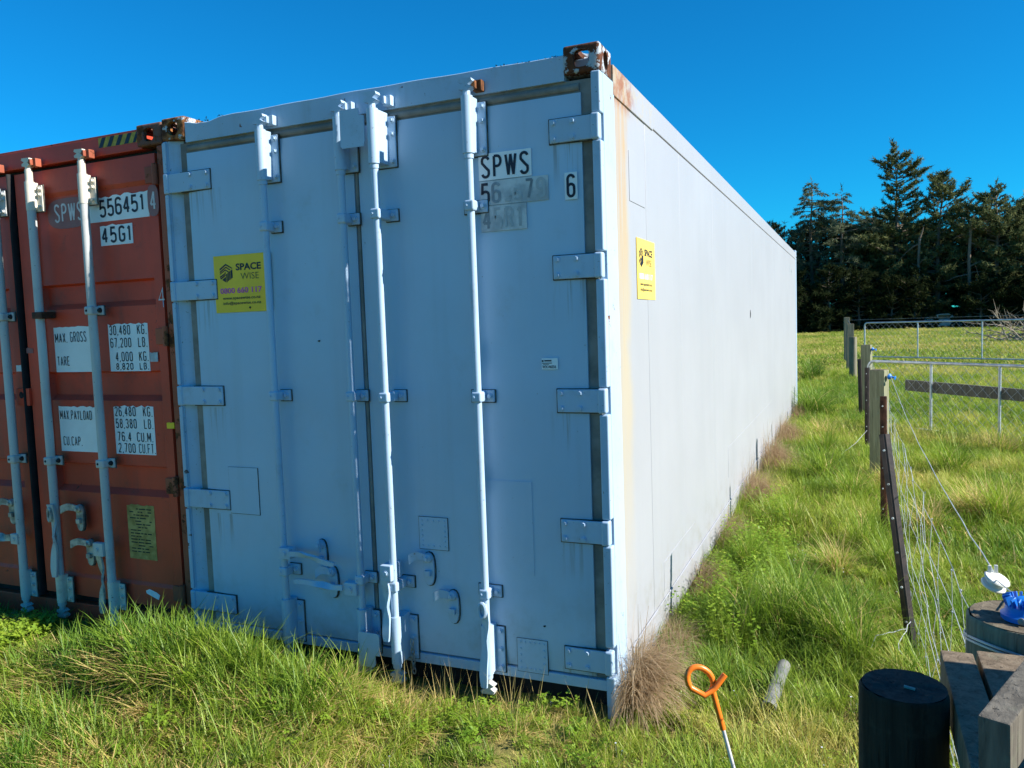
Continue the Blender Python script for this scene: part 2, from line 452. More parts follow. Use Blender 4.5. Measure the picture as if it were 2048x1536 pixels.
def block(s, org, w, h, mat, parent, th=.19, axis='front', name='lettering'):
    """block letters fitted to w x h, stroke thickness th x letter width"""
    wid = [.32 if ch in '.,' else (.55 if ch in '1I' else (1.25 if ch in 'WM' else 1.0)) for ch in s]
    gap = .34
    tot = sum(wid) + gap * (len(s) - 1)
    u = w / tot; t = th * u * 1.15
    V, Fc = [], []
    x = 0; layer = 0
    for ch, wd in zip(s, wid):
        if ch in '.,':
            q = [(x + .06, 0), (x + .30, 0), (x + .30, .24 * u * 1.0 / h), (x + .06, .24 * u / h)]
            if ch == ',': q[0] = (x - .02, -.10)
            strokes = []
            i0 = len(V); V += [(a * u, b_ * h, layer) for a, b_ in q]; Fc.append((i0, i0 + 1, i0 + 2, i0 + 3))
        else:
            strokes = GLY[ch]
        for st in strokes:
            ix = t / 2 / (wd * u) if wd != .55 else .12
            iz = t / 2 / h
            P = []
            for a, b_ in st:
                p = np.array([(x + wd * (ix + a * (1 - 2 * ix))) * u, (iz + b_ * (1 - 2 * iz)) * h])
                if not P or np.linalg.norm(p - P[-1]) > 1e-6: P.append(p)
            k = len(P); i0 = len(V)
            for i in range(k):
                d0 = P[i] - P[i - 1] if i > 0 else P[1] - P[0]
                d1 = P[i + 1] - P[i] if i < k - 1 else P[k - 1] - P[k - 2]
                d0 = d0 / np.linalg.norm(d0); d1 = d1 / np.linalg.norm(d1)
                n0 = np.array([-d0[1], d0[0]]); n1 = np.array([-d1[1], d1[0]])
                m_ = n0 + n1; ml = np.linalg.norm(m_); m_ = n0 if ml < .35 else m_ / ml
                sc_ = min(1.7, 1 / max(.3, float(m_ @ n0)))
                e = (-d0 * t * .5 if i == 0 and False else 0)
                for sg in (-1, 1):
                    v = P[i] + m_ * sg * t / 2 * sc_ + e
                    V.append((v[0], min(max(v[1], 0), h), layer))
            Fc += [(i0 + 2 * i, i0 + 2 * i + 2, i0 + 2 * i + 3, i0 + 2 * i + 1) for i in range(k - 1)]
            layer += 1
        x += wd + gap
    o0 = np.array(org) - np.array(wloc(parent))
    if axis == 'front': W = [(o0[0] + a, o0[1] - .00006 * l, o0[2] + b_) for a, b_, l in V]
    else: W = [(o0[0] + .00006 * l, o0[1] + a, o0[2] + b_) for a, b_, l in V]
    return put(name, npmesh(name, W, Fc), mat, parent, 0)

def plate(name, poly, y, t, mat, parent, ax='y', bev=0):
    b = MB(); b.prism(poly, y, y + t, ax)
    return b.build(name, mat, parent, 0)

def rect(x0, x1, z0, z1): return [(x0, z0), (x1, z0), (x1, z1), (x0, z1)]
def torn(x0, x1, z0, z1, amp=.012, n=14, seed=0, side=False):
    q = random.Random(seed)
    top = [(x1 + (x0 - x1) * i / n, z1 - q.random() * amp) for i in range(n + 1)]
    return [(x0, z0), (x1, z0)] + top

def boolean(o, cutters):
    for c in cutters:
        md = o.modifiers.new('b', 'BOOLEAN'); md.object = c; md.operation = 'DIFFERENCE'; md.solver = 'EXACT'
    dg = bpy.context.evaluated_depsgraph_get()
    me = bpy.data.meshes.new_from_object(o.evaluated_get(dg))
    o.modifiers.clear(); o.data = me
    for c in cutters: bpy.data.objects.remove(c)
    me.polygons.foreach_set('use_smooth', [True] * len(me.polygons)); me.set_sharp_from_angle(angle=radians(35))
    return o

def oval(cx, cz, rx, rz, n=18, p=3.0):
    return [(cx + rx * math.copysign(abs(cos(t)) ** (2 / p), cos(t)), cz + rz * math.copysign(abs(sin(t)) ** (2 / p), sin(t))) for t in [2 * pi * i / n for i in range(n)]]

def casting(parent, x0, y0, z0, mat, side, w=.162, d=.178, h=.118, front=-1):
    """corner casting: hollow block with holes in the end face, the side face and the top"""
    b = MB(); b.box(x0, x0 + w, y0, y0 + d, z0, z0 + h, .014, seg=3)
    o = b.build('corner_casting', mat, parent)
    cs = []
    c = MB(); c.box(x0 + .022, x0 + w - .022, y0 + .022, y0 + d - .022, z0 + .022, z0 + h - .022); cs.append(c.build('c', None, parent))
    cx, cy, cz = x0 + w / 2, y0 + d / 2, z0 + h / 2
    c = MB()
    if front < 0: c.prism(oval(cx, cz, .036, .036), y0 - .05, y0 + .05)
    else: c.prism(oval(cx, cz, .036, .036), y0 + d - .05, y0 + d + .05)
    cs.append(c.build('c', None, parent))
    c = MB()
    sx = x0 + w if side > 0 else x0
    c.prism(oval(cy, cz, .030, .037), sx - .05, sx + .05, 'x'); cs.append(c.build('c', None, parent))
    c = MB()
    pts = oval(cx, cy, .031, .055)
    A = [c.bm.verts.new((x, y, z0 + h - .05)) for x, y in pts]; B = [c.bm.verts.new((x, y, z0 + h + .05)) for x, y in pts]
    c.bm.faces.new(A[::-1]); c.bm.faces.new(B)
    for i in range(len(A)): c.bm.faces.new((A[i], A[(i + 1) % len(A)], B[(i + 1) % len(A)], B[i]))
    cs.append(c.build('c', None, parent))
    return boolean(o, cs)

# ------------------------------------------------------------------ ground
def vnoise(x, y, s, seed):
    x = np.asarray(x) / s; y = np.asarray(y) / s
    xi = np.floor(x).astype(int); yi = np.floor(y).astype(int); fx = x - xi; fy = y - yi
    fx = fx * fx * (3 - 2 * fx); fy = fy * fy * (3 - 2 * fy)
    def hsh(a, b):
        h = np.sin(a * 127.1 + b * 311.7 + seed * 74.7) * 43758.5453
        return h - np.floor(h)
    return (hsh(xi, yi) * (1 - fx) + hsh(xi + 1, yi) * fx) * (1 - fy) + (hsh(xi, yi + 1) * (1 - fx) + hsh(xi + 1, yi + 1) * fx) * fy
def fbm(x, y, s, seed): return .5 * vnoise(x, y, s, seed) + .3 * vnoise(x, y, s / 2.1, seed + 1) + .2 * vnoise(x, y, s / 4.3, seed + 2)
def gh(x, y):
    x = np.asarray(x, float); y = np.asarray(y, float)
    z = .05 * (fbm(x, y, 1.4, 3) - .5)
    z = z + .17 * np.exp(-(np.abs(x - .42) / .80) ** 3 - ((y + .46) / .28) ** 2) + .04 * np.exp(-((x + 1.6) / .8) ** 2 - ((y + .75) / .4) ** 2)
    fr = np.clip((.2 - y) / .3, 0, 1) * np.clip((2.6 + x) / .5, 0, 1) * np.clip((3.2 - x) / .6, 0, 1) * np.clip((y + 3) / .6, 0, 1)
    z = z + fr * .17 * (fbm(x, y, .42, 17) - .5) + np.clip((x - 2.5) / .4, 0, 1) * np.clip((14 - y) / 4, 0, 1) * .11 * (fbm(x, y, .6, 19) - .5)
    z = z - .035 * np.exp(-((x - 1.9) / .7) ** 2 - ((y + .1) / .2) ** 2)
    far = np.clip((y - 14) / 40, 0, 1)
    return z + far * .25 * (fbm(x, y, 9, 8) - .45)

def axis_lines(parts):
    a = np.concatenate([np.arange(lo, hi, st) for lo, hi, st in parts]); return a
gx = axis_lines([(-900, -200, 100), (-200, -40, 20), (-40, -5, 5), (-5, 7, .13), (7, 26, 1.0), (26, 120, 12), (120, 901, 130)])
gy = axis_lines([(-900, -100, 100), (-100, -10, 15), (-10, -3, 1), (-3, 6, .13), (6, 40, .6), (40, 110, 4), (110, 300, 40), (300, 1501, 200)])
GX, GY = np.meshgrid(gx, gy)
GZ = gh(GX, GY)
nx_, ny_ = len(gx), len(gy)
idx = np.arange(nx_ * ny_).reshape(ny_, nx_)
faces = np.stack([idx[:-1, :-1], idx[:-1, 1:], idx[1:, 1:], idx[1:, :-1]], -1).reshape(-1, 4)
gme = npmesh('ground', np.stack([GX, GY, GZ], -1).reshape(-1, 3).tolist(), faces.tolist())
gm = NT('pasture_ground')
c = gm.mix(gm.ramp(gm.noise(.35, 6, .6), .35, .65), (.16, .19, .030), (.27, .24, .075))
c = gm.mix(gm.ramp(gm.noise(3.5, 8, .7), .4, .65), c, (.17, .125, .06))
gm.bump(gm.noise(9, 8, .7), .6, .06)
gm.done(c, .95, 0, .05)
ground = put('ground', gme, gm.m, None, 0); ground['kind'] = 'structure'

# ------------------------------------------------------------------ white refrigerated container (door end on y = 0)
REF = thing('shipping_container', 'long pale blue-white refrigerated container with flat doors and a yellow sticker on its sunlit side', 'shipping container', (0, 0, 0))
W_, L_, H_ = 2.438, 12.192, 2.896
b = MB(); b.box(.05, 2.385, .07, 12.1, .17, 2.80); b.build('core_wall', 'dark', REF)
b = MB(); b.box(.03, 2.41, .09, 12.10, 2.80, 2.868, .01); b.build('roof', 'white', REF)
b = MB(); b.box(.0, .045, .2, 12.0, .1, 2.84); b.build('left_wall', 'white', REF)
b = MB(); b.box(.03, 2.40, 12.10, 12.185, .05, 2.85); b.build('rear_wall', 'white', REF)
# right side: sheets with fine joints, each a little proud or shy of its neighbour
cuts = [.205, .425, .765, 1.62, 2.84, 4.06, 5.28, 6.50, 7.72, 8.94, 10.16, 11.38, 12.02]
prd = [.0010, .0, .0012, .0010, .0013, .0009, .0012, .0010, .0013, .0009, .0012, .0010]
for i in range(len(cuts) - 1):
    b = MB(); b.box(2.36, 2.4325 + prd[i], cuts[i] + (.0006 if i < 3 else .0002), cuts[i + 1] - (.0006 if i < 3 else .0002), .1995 if i != 0 else .16, 2.728, .0012, seg=1)
    b.build('side_panel', 'side', REF)
for y0, y1, z0, z1 in ((.44, .74, 2.30, 2.535), (3.47, 7.3, .40, .655), (1.0, 1.95, .235, .40)):   # patch sheets riveted over the wall
    b = MB(); b.box(2.42, 2.4353, y0, y1, z0, z1, .0008, seg=1); b.build('patch_plate', 'side', REF)
b = MB(); b.box(2.38, 2.4385, .935, 12.03, 2.733, 2.858, .008); b.build('top_rail', 'side', REF)
b = MB(); b.box(2.38, 2.4415, .182, .930, 2.722, 2.852, .006); b.build('end_reinforcement', 'side', REF)
b = MB(); b.box(2.36, 2.4365, .205, 12.0, .03, .198, .006); b.tube([(2.437, .3, .196), (2.437, 11.9, .196)], .006, 6); b.build('bottom_rail', 'side', REF)
for (y, z, r) in ((5.1, 1.72, .04),):
    b = MB(); b.prism([(y, z), (y + .05, z + .015), (y + .065, z + .05), (y + .03, z + .085), (y + .008, z + .04)], 2.43, 2.4362, 'x'); b.build('paint_scar', 'dark', REF)
# rear corner
b = MB(); b.box(2.34, 2.438, 12.03, 12.187, .1, 2.778, .008); b.build('corner_post', 'white', REF)
casting(REF, 2.438 - .160, 12.016, 2.782, 'edgechip', 1, front=1)
casting(REF, 0.0, 12.016, 2.782, 'edgechip', -1, front=1)
# front corner posts
b = MB()
b.box(2.405, 2.4385, .032, .2, .03, 2.778, .004)
for z0, z1 in ((2.607, 2.778), (2.035, 2.495), (1.455, 1.918), (.88, 1.338), (.31, .762), (.04, .178)):
    b.box(2.397, 2.4375, -.012, .036, z0, z1, .008, seg=3)
b.build('corner_post', 'edgechip', REF)
b = MB(); b.box(-.002, .03, .0, .18, .06, 2.778, .006)
A = [b.bm.verts.new(p) for p in ((.03, .006, .06), (.106, .042, .06), (.106, .12, .06), (.03, .12, .06))]
B = [b.bm.verts.new((v.co.x, v.co.y, 2.778)) for v in A]
b.bm.faces.new(A[::-1]); b.bm.faces.new(B)
for i in range(4): b.bm.faces.new((A[i], A[(i + 1) % 4], B[(i + 1) % 4], B[i]))
for z0, z1 in ((2.607, 2.772), (2.035, 2.495), (1.472, 1.918), (.91, 1.352), (.335, .785)):
    b.box(.0, .026, -.012, .02, z0, z1, .006)
b.build('corner_post', 'edgechip', REF)
casting(REF, 2.438 - .162, -.008, 2.779, 'casting', 1)
casting(REF, 0.0, -.008, 2.779, 'casting_orange', -1)
b = MB(); b.box(2.395, 2.44, -.006, .17, -.02, .10, .012); b.build('corner_foot', 'edgechip', REF)
b = MB(); b.box(-.001, .12, .0, .17, -.02, .10, .012); b.build('corner_foot', 'edgechip', REF)
# header, slightly dented along its upper edge
b = MB(); n = 26
hx = [.160 + (2.278 - .160) * i / n for i in range(n + 1)]
rows = []
for x in hx:
    e = .004 * math.sin(x * 3.1 + 1) + .0015 * math.sin(x * 17)
    if x < .42: e -= .022 * (1 - abs(x - .29) / .13) if abs(x - .29) < .13 else 0
    top = 2.858 + e + .014 * math.exp(-((x - 1.25) / .6) ** 2)
    rows.append([b.bm.verts.new(p) for p in ((x, .0, 2.757), (x, -.001, top - .003), (x, .003, top), (x, .09, top + .001), (x, .09, 2.757))])
for A, B in zip(rows[:-1], rows[1:]):
    for j in range(5): b.bm.faces.new((A[j], A[(j + 1) % 5], B[(j + 1) % 5], B[j]))
b.bm.faces.new(rows[0]); b.bm.faces.new(rows[-1][::-1])
b.build('header', 'edgechip', REF, 50)
q = random.Random(4)
V, Fc = [], []
for i in range(90):
    x = q.uniform(.2, .42) if i < 25 else q.uniform(1.95, 2.27)
    x0 = Vector((x, .02 + q.uniform(-.02, .05), 2.858 + .01 * q.random()))
    for k in range(4):
        a = q.uniform(0, 6.28); d = Vector((cos(a), sin(a), q.uniform(.2, .9))) * q.uniform(.004, .011); s_ = Vector((-sin(a), cos(a), 0)) * .004
        i0 = len(V); V += [tuple(x0 - s_), tuple(x0 + s_), tuple(x0 + d)]; Fc.append((i0, i0 + 1, i0 + 2))
o = put('moss_tufts', npmesh('moss_tufts', V, Fc), 'moss', REF, 0); o['kind'] = 'stuff'
# gaskets behind and between the doors
b = MB(); b.box(.106, 2.402, .016, .06, .112, 2.757); b.tube([(.16, .014, 2.728), (2.34, .014, 2.728)], .016, 10, flat=.7)
b.build('door_gasket', 'gasket', REF)
b = MB(); b.tube([(1.212, .018, .17), (1.212, .018, 2.70)], .016, 10, flat=.6); b.build('centre_gasket', 'gasket', REF)
b = MB(); b.box(.106, 2.40, -.004, .08, .108, .158, .008); b.build('door_sill', 'white', REF)
b = MB(); b.box(.12, 2.39, .10, .2, -.02, .108); b.build('underframe', 'dark', REF)

def sheet(x0, x1, z0, z1, y, amp, seed):
    """door leaf: a slightly buckled steel skin with folded edges"""
    b = MB(); nx, nz = 14, 30; g = []
    for j in range(nz + 1):
        row = []
        for i in range(nx + 1):
            u, v = i / nx, j / nz
            e = min(u, 1 - u, ) * (x1 - x0); e2 = min(v, 1 - v) * (z1 - z0)
            k = min(1, e / .12) * min(1, e2 / .12)
            x, z = x0 + (x1 - x0) * u, z0 + (z1 - z0) * v
            yy = y - amp * k * (float(vnoise(x + seed, z, .42, seed)) - .5)
            if i in (0, nx) or j in (0, nz): yy = y + .006
            if i == 0: x -= .003
            if i == nx: x += .003
            row.append(b.bm.verts.new((x, yy, z)))
        g.append(row)
    for j in range(nz):
        for i in range(nx): b.bm.faces.new((g[j][i], g[j][i + 1], g[j + 1][i + 1], g[j + 1][i]))
    rim = [g[0][i] for i in range(nx + 1)] + [g[j][nx] for j in range(1, nz + 1)] + [g[nz][i] for i in range(nx - 1, -1, -1)] + [g[j][0] for j in range(nz - 1, 0, -1)]
    back = [b.bm.verts.new((v.co.x, y + .07, v.co.z)) for v in rim]
    for i in range(len(rim)):
        k = (i + 1) % len(rim); b.bm.faces.new((rim[i], rim[k], back[k], back[i]))
    b.bm.faces.new(back)
    return b
DL = sheet(.158, 1.195, .166, 2.702, 0, .007, 3).build('door', 'door', REF, 35)
DR = sheet(1.229, 2.344, .166, 2.702, 0, .007, 9).build('door', 'door', REF, 35)
def riveted(x0, x1, z0, z1, nx, nz, door):
    p = plate('access_plate', rect(x0, x1, z0, z1), -.0055, .012, 'door', door)
    plate('grime_shade_outline', rect(x0 - .0022, x1 + .0022, z0 - .0026, z1 + .0014), -.0044, .008, 'grime_shade', door)  # dark rim added behind the plate: grime plus painted contact shade
    m = .016
    spots = [(x0 + m + (x1 - x0 - 2 * m) * i / nx, z) for i in range(nx + 1) for z in (z0 + m, z1 - m)] + [(x, z0 + m + (z1 - z0 - 2 * m) * j / nz) for j in range(1, nz) for x in (x0 + m, x1 - m)]
    b = MB()
    for x, z in spots: b.lathe([(.0062, 0), (.0048, .0028), (.0015, .004)], (x, -.0055, z), 6, (0, -1, 0))
    o = b.build('rivet_row', 'door', door); o['kind'] = 'stuff'
riveted(1.480, 1.634, .680, .835, 4, 5, DR)
riveted(1.973, 2.121, .145, .300, 5, 4, DR)
plate('access_plate', rect(.318, .514, .780, 1.030), -.0052, .010, 'door', DL); plate('grime_shade_outline', rect(.3168, .5162, .7775, 1.0308), -.0045, .008, 'grime_shade', DL)  # second plate is a dark outline, grime and edge shade as colour
plate('access_plate', rect(1.80, 2.07, .60, 1.03), -.0042, .004, 'door', DR)
for x, z, dr in ((.95, 1.69, DL), (2.11, .37, DR)):
    b = MB(); b.prism([(x - .007, z), (x + .002, z - .005), (x + .008, z + .001), (x + .002, z + .004)], -.0052, .002); b.build('paint_chip', 'dark', dr, 0)

# hinges
for side, zs in ((1, (2.552, 1.976, 1.398, .821, .241)), (-1, (2.552, 1.978, 1.413, .848, .272))):
    for z in zs:
        b = MB(); h = .0505
        if side > 0:
            b.box(2.207, 2.404, -.013, .012, z - h, z + h, .006)
            b.box(2.394, 2.432, -.022, .020, z - h - .004, z + h + .004, .010, seg=3)
        else:
            b.box(.030, .318, -.013, .012, z - h, z + h, .006)
            b.box(.0, .036, -.020, .020, z - h - .004, z + h + .004, .010, seg=3)
        hg = b.build('hinge', 'white', REF)
        b = MB(); b.box(2.2025 if side > 0 else .112, 2.396 if side > 0 else .3225, -.0068, .006, z - h - .0048, z + h + .0036, .003); b.build('grime_shade_outline', 'grime_shade', hg)  # dark backing added for contrast, drawing grime and contact shade round the hinge
        xs = (2.226, 2.312) if side > 0 else (.185, .296)
        for x in xs:
            for dz in (-.033, .033): bolt(hg, (x, -.013, z + dz), 'white', .0105, .009)

# locking bars
def sleeve(x, z0, z1, bar, mat, fl=.068, r=.027, ya=-.057, bz=4):
    b = MB()
    b.tube([(x, ya, z0), (x, ya, z1)], r, 14)
    b.box(x - r, x + r, ya, -.002, z0 + .004, z1 - .004, .004)
    b.box(x - r - .012, x + fl, -.014, .002, z0 - .006, z1 - .02, .006)
    b.tube([(x, ya, z0 - .022), (x, ya, z0)], r * .8, 12)
    o = b.build('bar_sleeve', mat, bar)
    b = MB(); b.box(x - r - .0165, x + fl + .0045, -.0075, .001, z0 - .0105, z1 - .0160, .003); b.build('grime_shade_outline', 'grime_shade', o)  # dark edge under the flange, painted contact shade with grime
    for i in range(bz):
        zz = z0 + .02 + (z1 - z0 - .06) * i / (bz - 1)
        if i != bz // 2 - 1 or bz < 4: bolt(o, (x + fl * .74, -.014, zz), mat, .010, .014)
def strap(x, z, bar, mat, boltmat, fl=.062, ya=-.057, left=False, r=.0195):
    b = MB(); h = .024; ft = ya - r - .005
    b.box(x - r - .007, x + r + .007, ft, -.004, z - h, z + h, .010, seg=3)
    b.box(x - .004, x + fl, -.016, .001, z - h - .003, z + h + .003, .005)
    if left: b.box(x - .055, x, -.012, .001, z - h - .003, z + h + .003, .005)
    o = b.build('bar_bracket', mat, bar)
    b = MB(); b.box(x - .008 if not left else x - .059, x + fl + .004, -.0075, .001, z - h - .0075, z + h + .006, .003); b.build('grime_shade_outline', 'grime_shade', o)  # bracket outline: grime and contact shade as a dark backing
    bolt(o, (x + fl * .66, -.016, z), boltmat, .011, .014)
    bolt(o, (x - .011, ft, z), boltmat, .0055, .004)
def cam_end(x, z, bar, mat, up=1, ya=-.054):
    b = MB()
    b.tube([(x, ya, z), (x, ya, z + up * .03)], .017, 10)
    b.prism([(x - .032, z + up * .028), (x + .012, z + up * .022), (x + .034, z + up * .034), (x + .014, z + up * .046), (x + .034, z + up * .060), (x + .030, z + up * .072), (x - .030, z + up * .074), (x - .036, z + up * .062), (x - .012, z + up * .05), (x - .036, z + up * .040)], ya - .016, ya + .022)
    b.build('bar_cam', mat, bar, 0)
def keeper(x, z, bar, mat):
    b = MB(); b.box(x + .018, x + .062, -.034, .004, z - .022, z + .026, .005); b.box(x + .022, x + .040, -.052, -.03, z - .014, z + .02, .004)
    b.build('cam_keeper', mat, bar)
def locking_bar(parent, x, mats, zt=(2.495, 2.742), zb=(.135, .365), br=(2.268, 1.418, .512), ktop='rusty', ya=-.057, r=.0175, dx=0.0, lower_cam=True, cz=0.0):
    mbar, msl, mbr, mbolt = mats
    b = MB(); b.tube([(x, ya, zb[0] - .02), (x + dx, ya, 1.2), (x, ya, zt[0] + .02)], r, 14)
    bar = b.build('locking_bar', mbar, parent)
    sleeve(x, zt[0], zt[1], bar, msl, ya=ya)
    cam_end(x, zt[1] + cz, bar, msl if msl != 'white' else 'edgechip', 1, ya)
    keeper(x, zt[1] + cz + .045, bar, ktop)
    sleeve(x, zb[0], zb[1], bar, msl, ya=ya, bz=3)
    if lower_cam: cam_end(x, zb[0] - .02, bar, 'galv', -1, ya)
    for z in br: strap(x, z, bar, mbr, mbolt, ya=ya, left=(abs(x - 1.845) < .05), r=r)
    return bar
ws = ('white', 'white', 'white', 'white')
B1 = locking_bar(REF, .703, ws, ktop='edgechip')
B2 = locking_bar(REF, 1.168, ws, ktop='edgechip')
B3 = locking_bar(REF, 1.382, ws, ktop='chipped', ya=-.096, r=.0185)
B4 = locking_bar(REF, 1.845, ws)
# blanking plates bridging the two middle bars
b = MB(); b.prism([(1.212, 2.590), (1.222, 2.578), (1.338, 2.578), (1.345, 2.60), (1.345, 2.715), (1.318, 2.722), (1.316, 2.752), (1.214, 2.752)], -.112, -.106); b.build('blanking_plate', 'white', B3, 0)
b = MB(); b.prism([(1.172, .112), (1.184, .100), (1.255, .100), (1.265, .112), (1.265, .160), (1.292, .160), (1.292, .262), (1.28, .270), (1.182, .270), (1.172, .258)], -.112, -.106); b.build('blanking_plate', 'white', B3, 0)

def handle(bar, p0, p1, mat, width=.0130, kink=.007, out=-.098, n=14, bulge=.45, slot=False):
    """flat twisted lever from p0 to p1 in the door plane"""
    (x0, z0), (x1, z1) = p0, p1
    d = Vector((x1 - x0, 0, z1 - z0)); Ln = d.length; d.normalize(); pr = Vector((-d.z, 0, d.x))
    b = MB(); rows = []
    for i in range(n + 1):
        t = i / n
        wv = width * (1 + bulge * math.exp(-((t - .42) / .13) ** 2)) * (1 if t < .9 else 1 - (t - .9) * 3)
        c = Vector((x0, out, z0)) + d * (Ln * t) + pr * (kink * math.sin(t * 5.5)) + Vector((0, .010 * math.sin(t * 4.4), 0))
        tw = .9 * math.exp(-((t - .42) / .16) ** 2)
        a = pr * cos(tw) + Vector((0, -1, 0)) * sin(tw); nn = Vector((0, -1, 0)) * cos(tw) - pr * sin(tw)
        rows.append([b.bm.verts.new(c + a * sa * wv + nn * sn * .006) for sa, sn in ((-1, -1), (1, -1), (1, 1), (-1, 1))])
    for A, B in zip(rows[:-1], rows[1:]):
        for j in range(4): b.bm.faces.new((A[j], A[(j + 1) % 4], B[(j + 1) % 4], B[j]))
    b.bm.faces.new(rows[0]); b.bm.faces.new(rows[-1][::-1])
    return b.build('door_handle', mat, bar, 30)
def hub(bar, x0, x1, z0, z1, mat, ya=-.09, bx=None):
    b = MB(); b.box(x0, x1, ya, -.036, z0, z1, .007); o = b.build('handle_hub', mat, bar)
    bolt(o, ((x0 + x1) / 2 if bx is None else bx, ya, (z0 + z1) / 2), mat, .012, .006)
hub(B1, .694, .765, .583, .643, 'white'); handle(B1, (.765, .618), (1.05, .596), 'white')
hub(B2, 1.085, 1.160, .435, .500, 'white'); handle(B2, (1.085, .475), (.80, .478), 'white')
hub(B3, 1.332, 1.392, .545, .622, 'white', -.138); handle(B3, (1.352, .55), (1.358, .255), 'white', .019, .004, -.132, bulge=.1)
handle(B4, (1.845, .475), (1.852, .085), 'white', .019, .010, -.092, bulge=.35)
b = MB(); b.tube([(1.845 + .017 * cos(t), -.098, .445 + .034 * sin(t)) for t in [2 * pi * i / 14 for i in range(14)]], .008, 6, closed=True); b.build('handle_eye', 'white', B4)

# handle catches
def catch(parent, x, z, mat, arm=-.085, lip='edgechip', dark=None):
    b = MB()
    b.prism(oval(x, z - .055, .030, .080, 16, 2.6), -.016, .002)
    b.lathe([(.024, 0), (.022, .014), (.012, .02)], (x, -.016, z), 14, (0, -1, 0))
    b.box(x - .016, x + .016, -.034, -.014, z - .088, z - .06, .004)
    o = b.build('handle_catch', mat, parent, 30)
    b = MB(); b.prism(oval(x + .001, z - .0565, .034, .0845, 16, 2.6), -.0075, .001); b.build('grime_shade_outline', 'grime_shade', o)  # dark oval rim added round the catch for grime and contact shade
    b = MB()
    rows = []
    for i in range(9):
        t = i / 8; xx = x + arm * t; zz = z + .012 * math.sin(t * 3.0) - .022 * max(0, t - .6) ; wv = .017 + .006 * t
        y = -.026 - .022 * t
        rows.append([b.bm.verts.new((xx, y - .006, zz - wv)), b.bm.verts.new((xx, y - .006, zz + wv)), b.bm.verts.new((xx, y + .006, zz + wv)), b.bm.verts.new((xx, y + .006, zz - wv))])
    for A, B in zip(rows[:-1], rows[1:]):
        for j in range(4): b.bm.faces.new((A[j], A[(j + 1) % 4], B[(j + 1) % 4], B[j]))
    b.bm.faces.new(rows[0]); b.bm.faces.new(rows[-1][::-1])
    b.build('catch_lever', lip, o, 40)
    bolt(o, (x, -.034, z), mat, .010, .010)
catch(REF, 1.528, .640, 'white'); catch(REF, 1.652, .468, 'white')
catch(REF, .905, .655, 'white', .02, 'white'); catch(REF, .965, .520, 'white', -.075, 'white')

# lettering and stickers of the white container
YF = -.0065
lab = plate('number_label', rect(1.866, 2.119, 2.380, 2.497), -.0052, .004, 'label', DR); block('SPWS', (1.878, YF, 2.388), .230, .100, 'ink', lab, .24)
lab = plate('number_label', rect(1.868, 2.194, 2.270, 2.376), -.0048, .004, 'labelold', DR)
for ch, x, wd, mt, z0, hh in (('5', 1.873, .044, 'ink', 2.277, .092), ('6', 1.925, .045, 'inkfade', 2.277, .092), ('2', 1.985, .038, 'inkghost', 2.279, .03), ('5', 2.030, .040, 'inkghost', 2.280, .055), ('7', 2.085, .042, 'inkfade', 2.281, .088), ('9', 2.138, .044, 'inkghost', 2.281, .088)):
    block(ch, (x, YF, z0), wd, hh, mt, lab, .24)
lab = plate('number_label', rect(2.269, 2.325, 2.261, 2.375), -.0052, .004, 'label', DR); block('6', (2.277, YF, 2.268), .040, .100, 'ink', lab, .25)
lab = plate('number_label', rect(1.869, 2.089, 2.155, 2.267), -.0050, .004, 'labelold', DR)
for ch, x, wd, mt in (('4', 1.876, .044, 'inkfade'), ('5', 1.930, .042, 'inkghost'), ('R', 1.984, .044, 'inkghost'), ('1', 2.044, .026, 'inkghost')):
    block(ch, (x, YF, 2.162), wd, .096, mt, lab, .24)
lab = plate('asset_label', rect(2.138, 2.213, 1.536, 1.585), -.0050, .003, 'label', DR)
text('WX146556', (2.141, YF, 1.541), .064, .013, 'ink', lab, .015)
for x0, x1, z0, z1 in ((2.139, 2.147, 1.569, 1.577), (2.151, 2.184, 1.571, 1.577), (2.140, 2.186, 1.562, 1.565), (2.145, 2.172, 1.557, 1.559)):
    plate('small_print', rect(x0, x1, z0, z1), -.0062, .0008, 'ink', lab)

def logo(parent, cx, cz, r, p0, axis, mat):
    """hexagonal badge made of slanted bars with a stepped pair of letter strokes"""
    def P(a, b): return (cx + a * r, cz + b * r)
    hexa = [[(-.86, .30), (-.86, .52), (0, 1.0), (.86, .52), (.86, .42), (0, .82)],
            [(-.86, .05), (-.86, .20), (0, .70), (.62, .35), (.50, .28), (0, .56)],
            [(-.86, -.12), (-.86, -.02), (-.1, .42), (.38, .16), (.28, .08), (-.1, .28)],
            [(-.86, -.30), (-.86, -.50), (-.08, -.06), (-.08, .14), (-.2, .08), (-.2, .0)],
            [(-.86, -.55), (-.08, -.12), (-.08, -.26), (-.70, -.62)],
            [(-.60, -.68), (-.08, -.38), (-.08, -.95), (-.2, -.90)],
            [(.0, -1.0), (.0, -.1), (.14, -.02), (.14, -.9)],
            [(.20, -.86), (.20, .02), (.34, .10), (.34, -.80)],
            [(.40, -.76), (.40, .14), (.56, .22), (.56, -.68)],
            [(.62, -.64), (.62, .26), (.86, .36), (.86, -.52)]]
    b = MB()
    for h in hexa:
        pts = [P(a, c) for a, c in h]
        b.prism(pts, p0, p0 + (.0006 if axis == 'y' else -.0006), axis)
    return b.build('logo', mat, parent, 0)
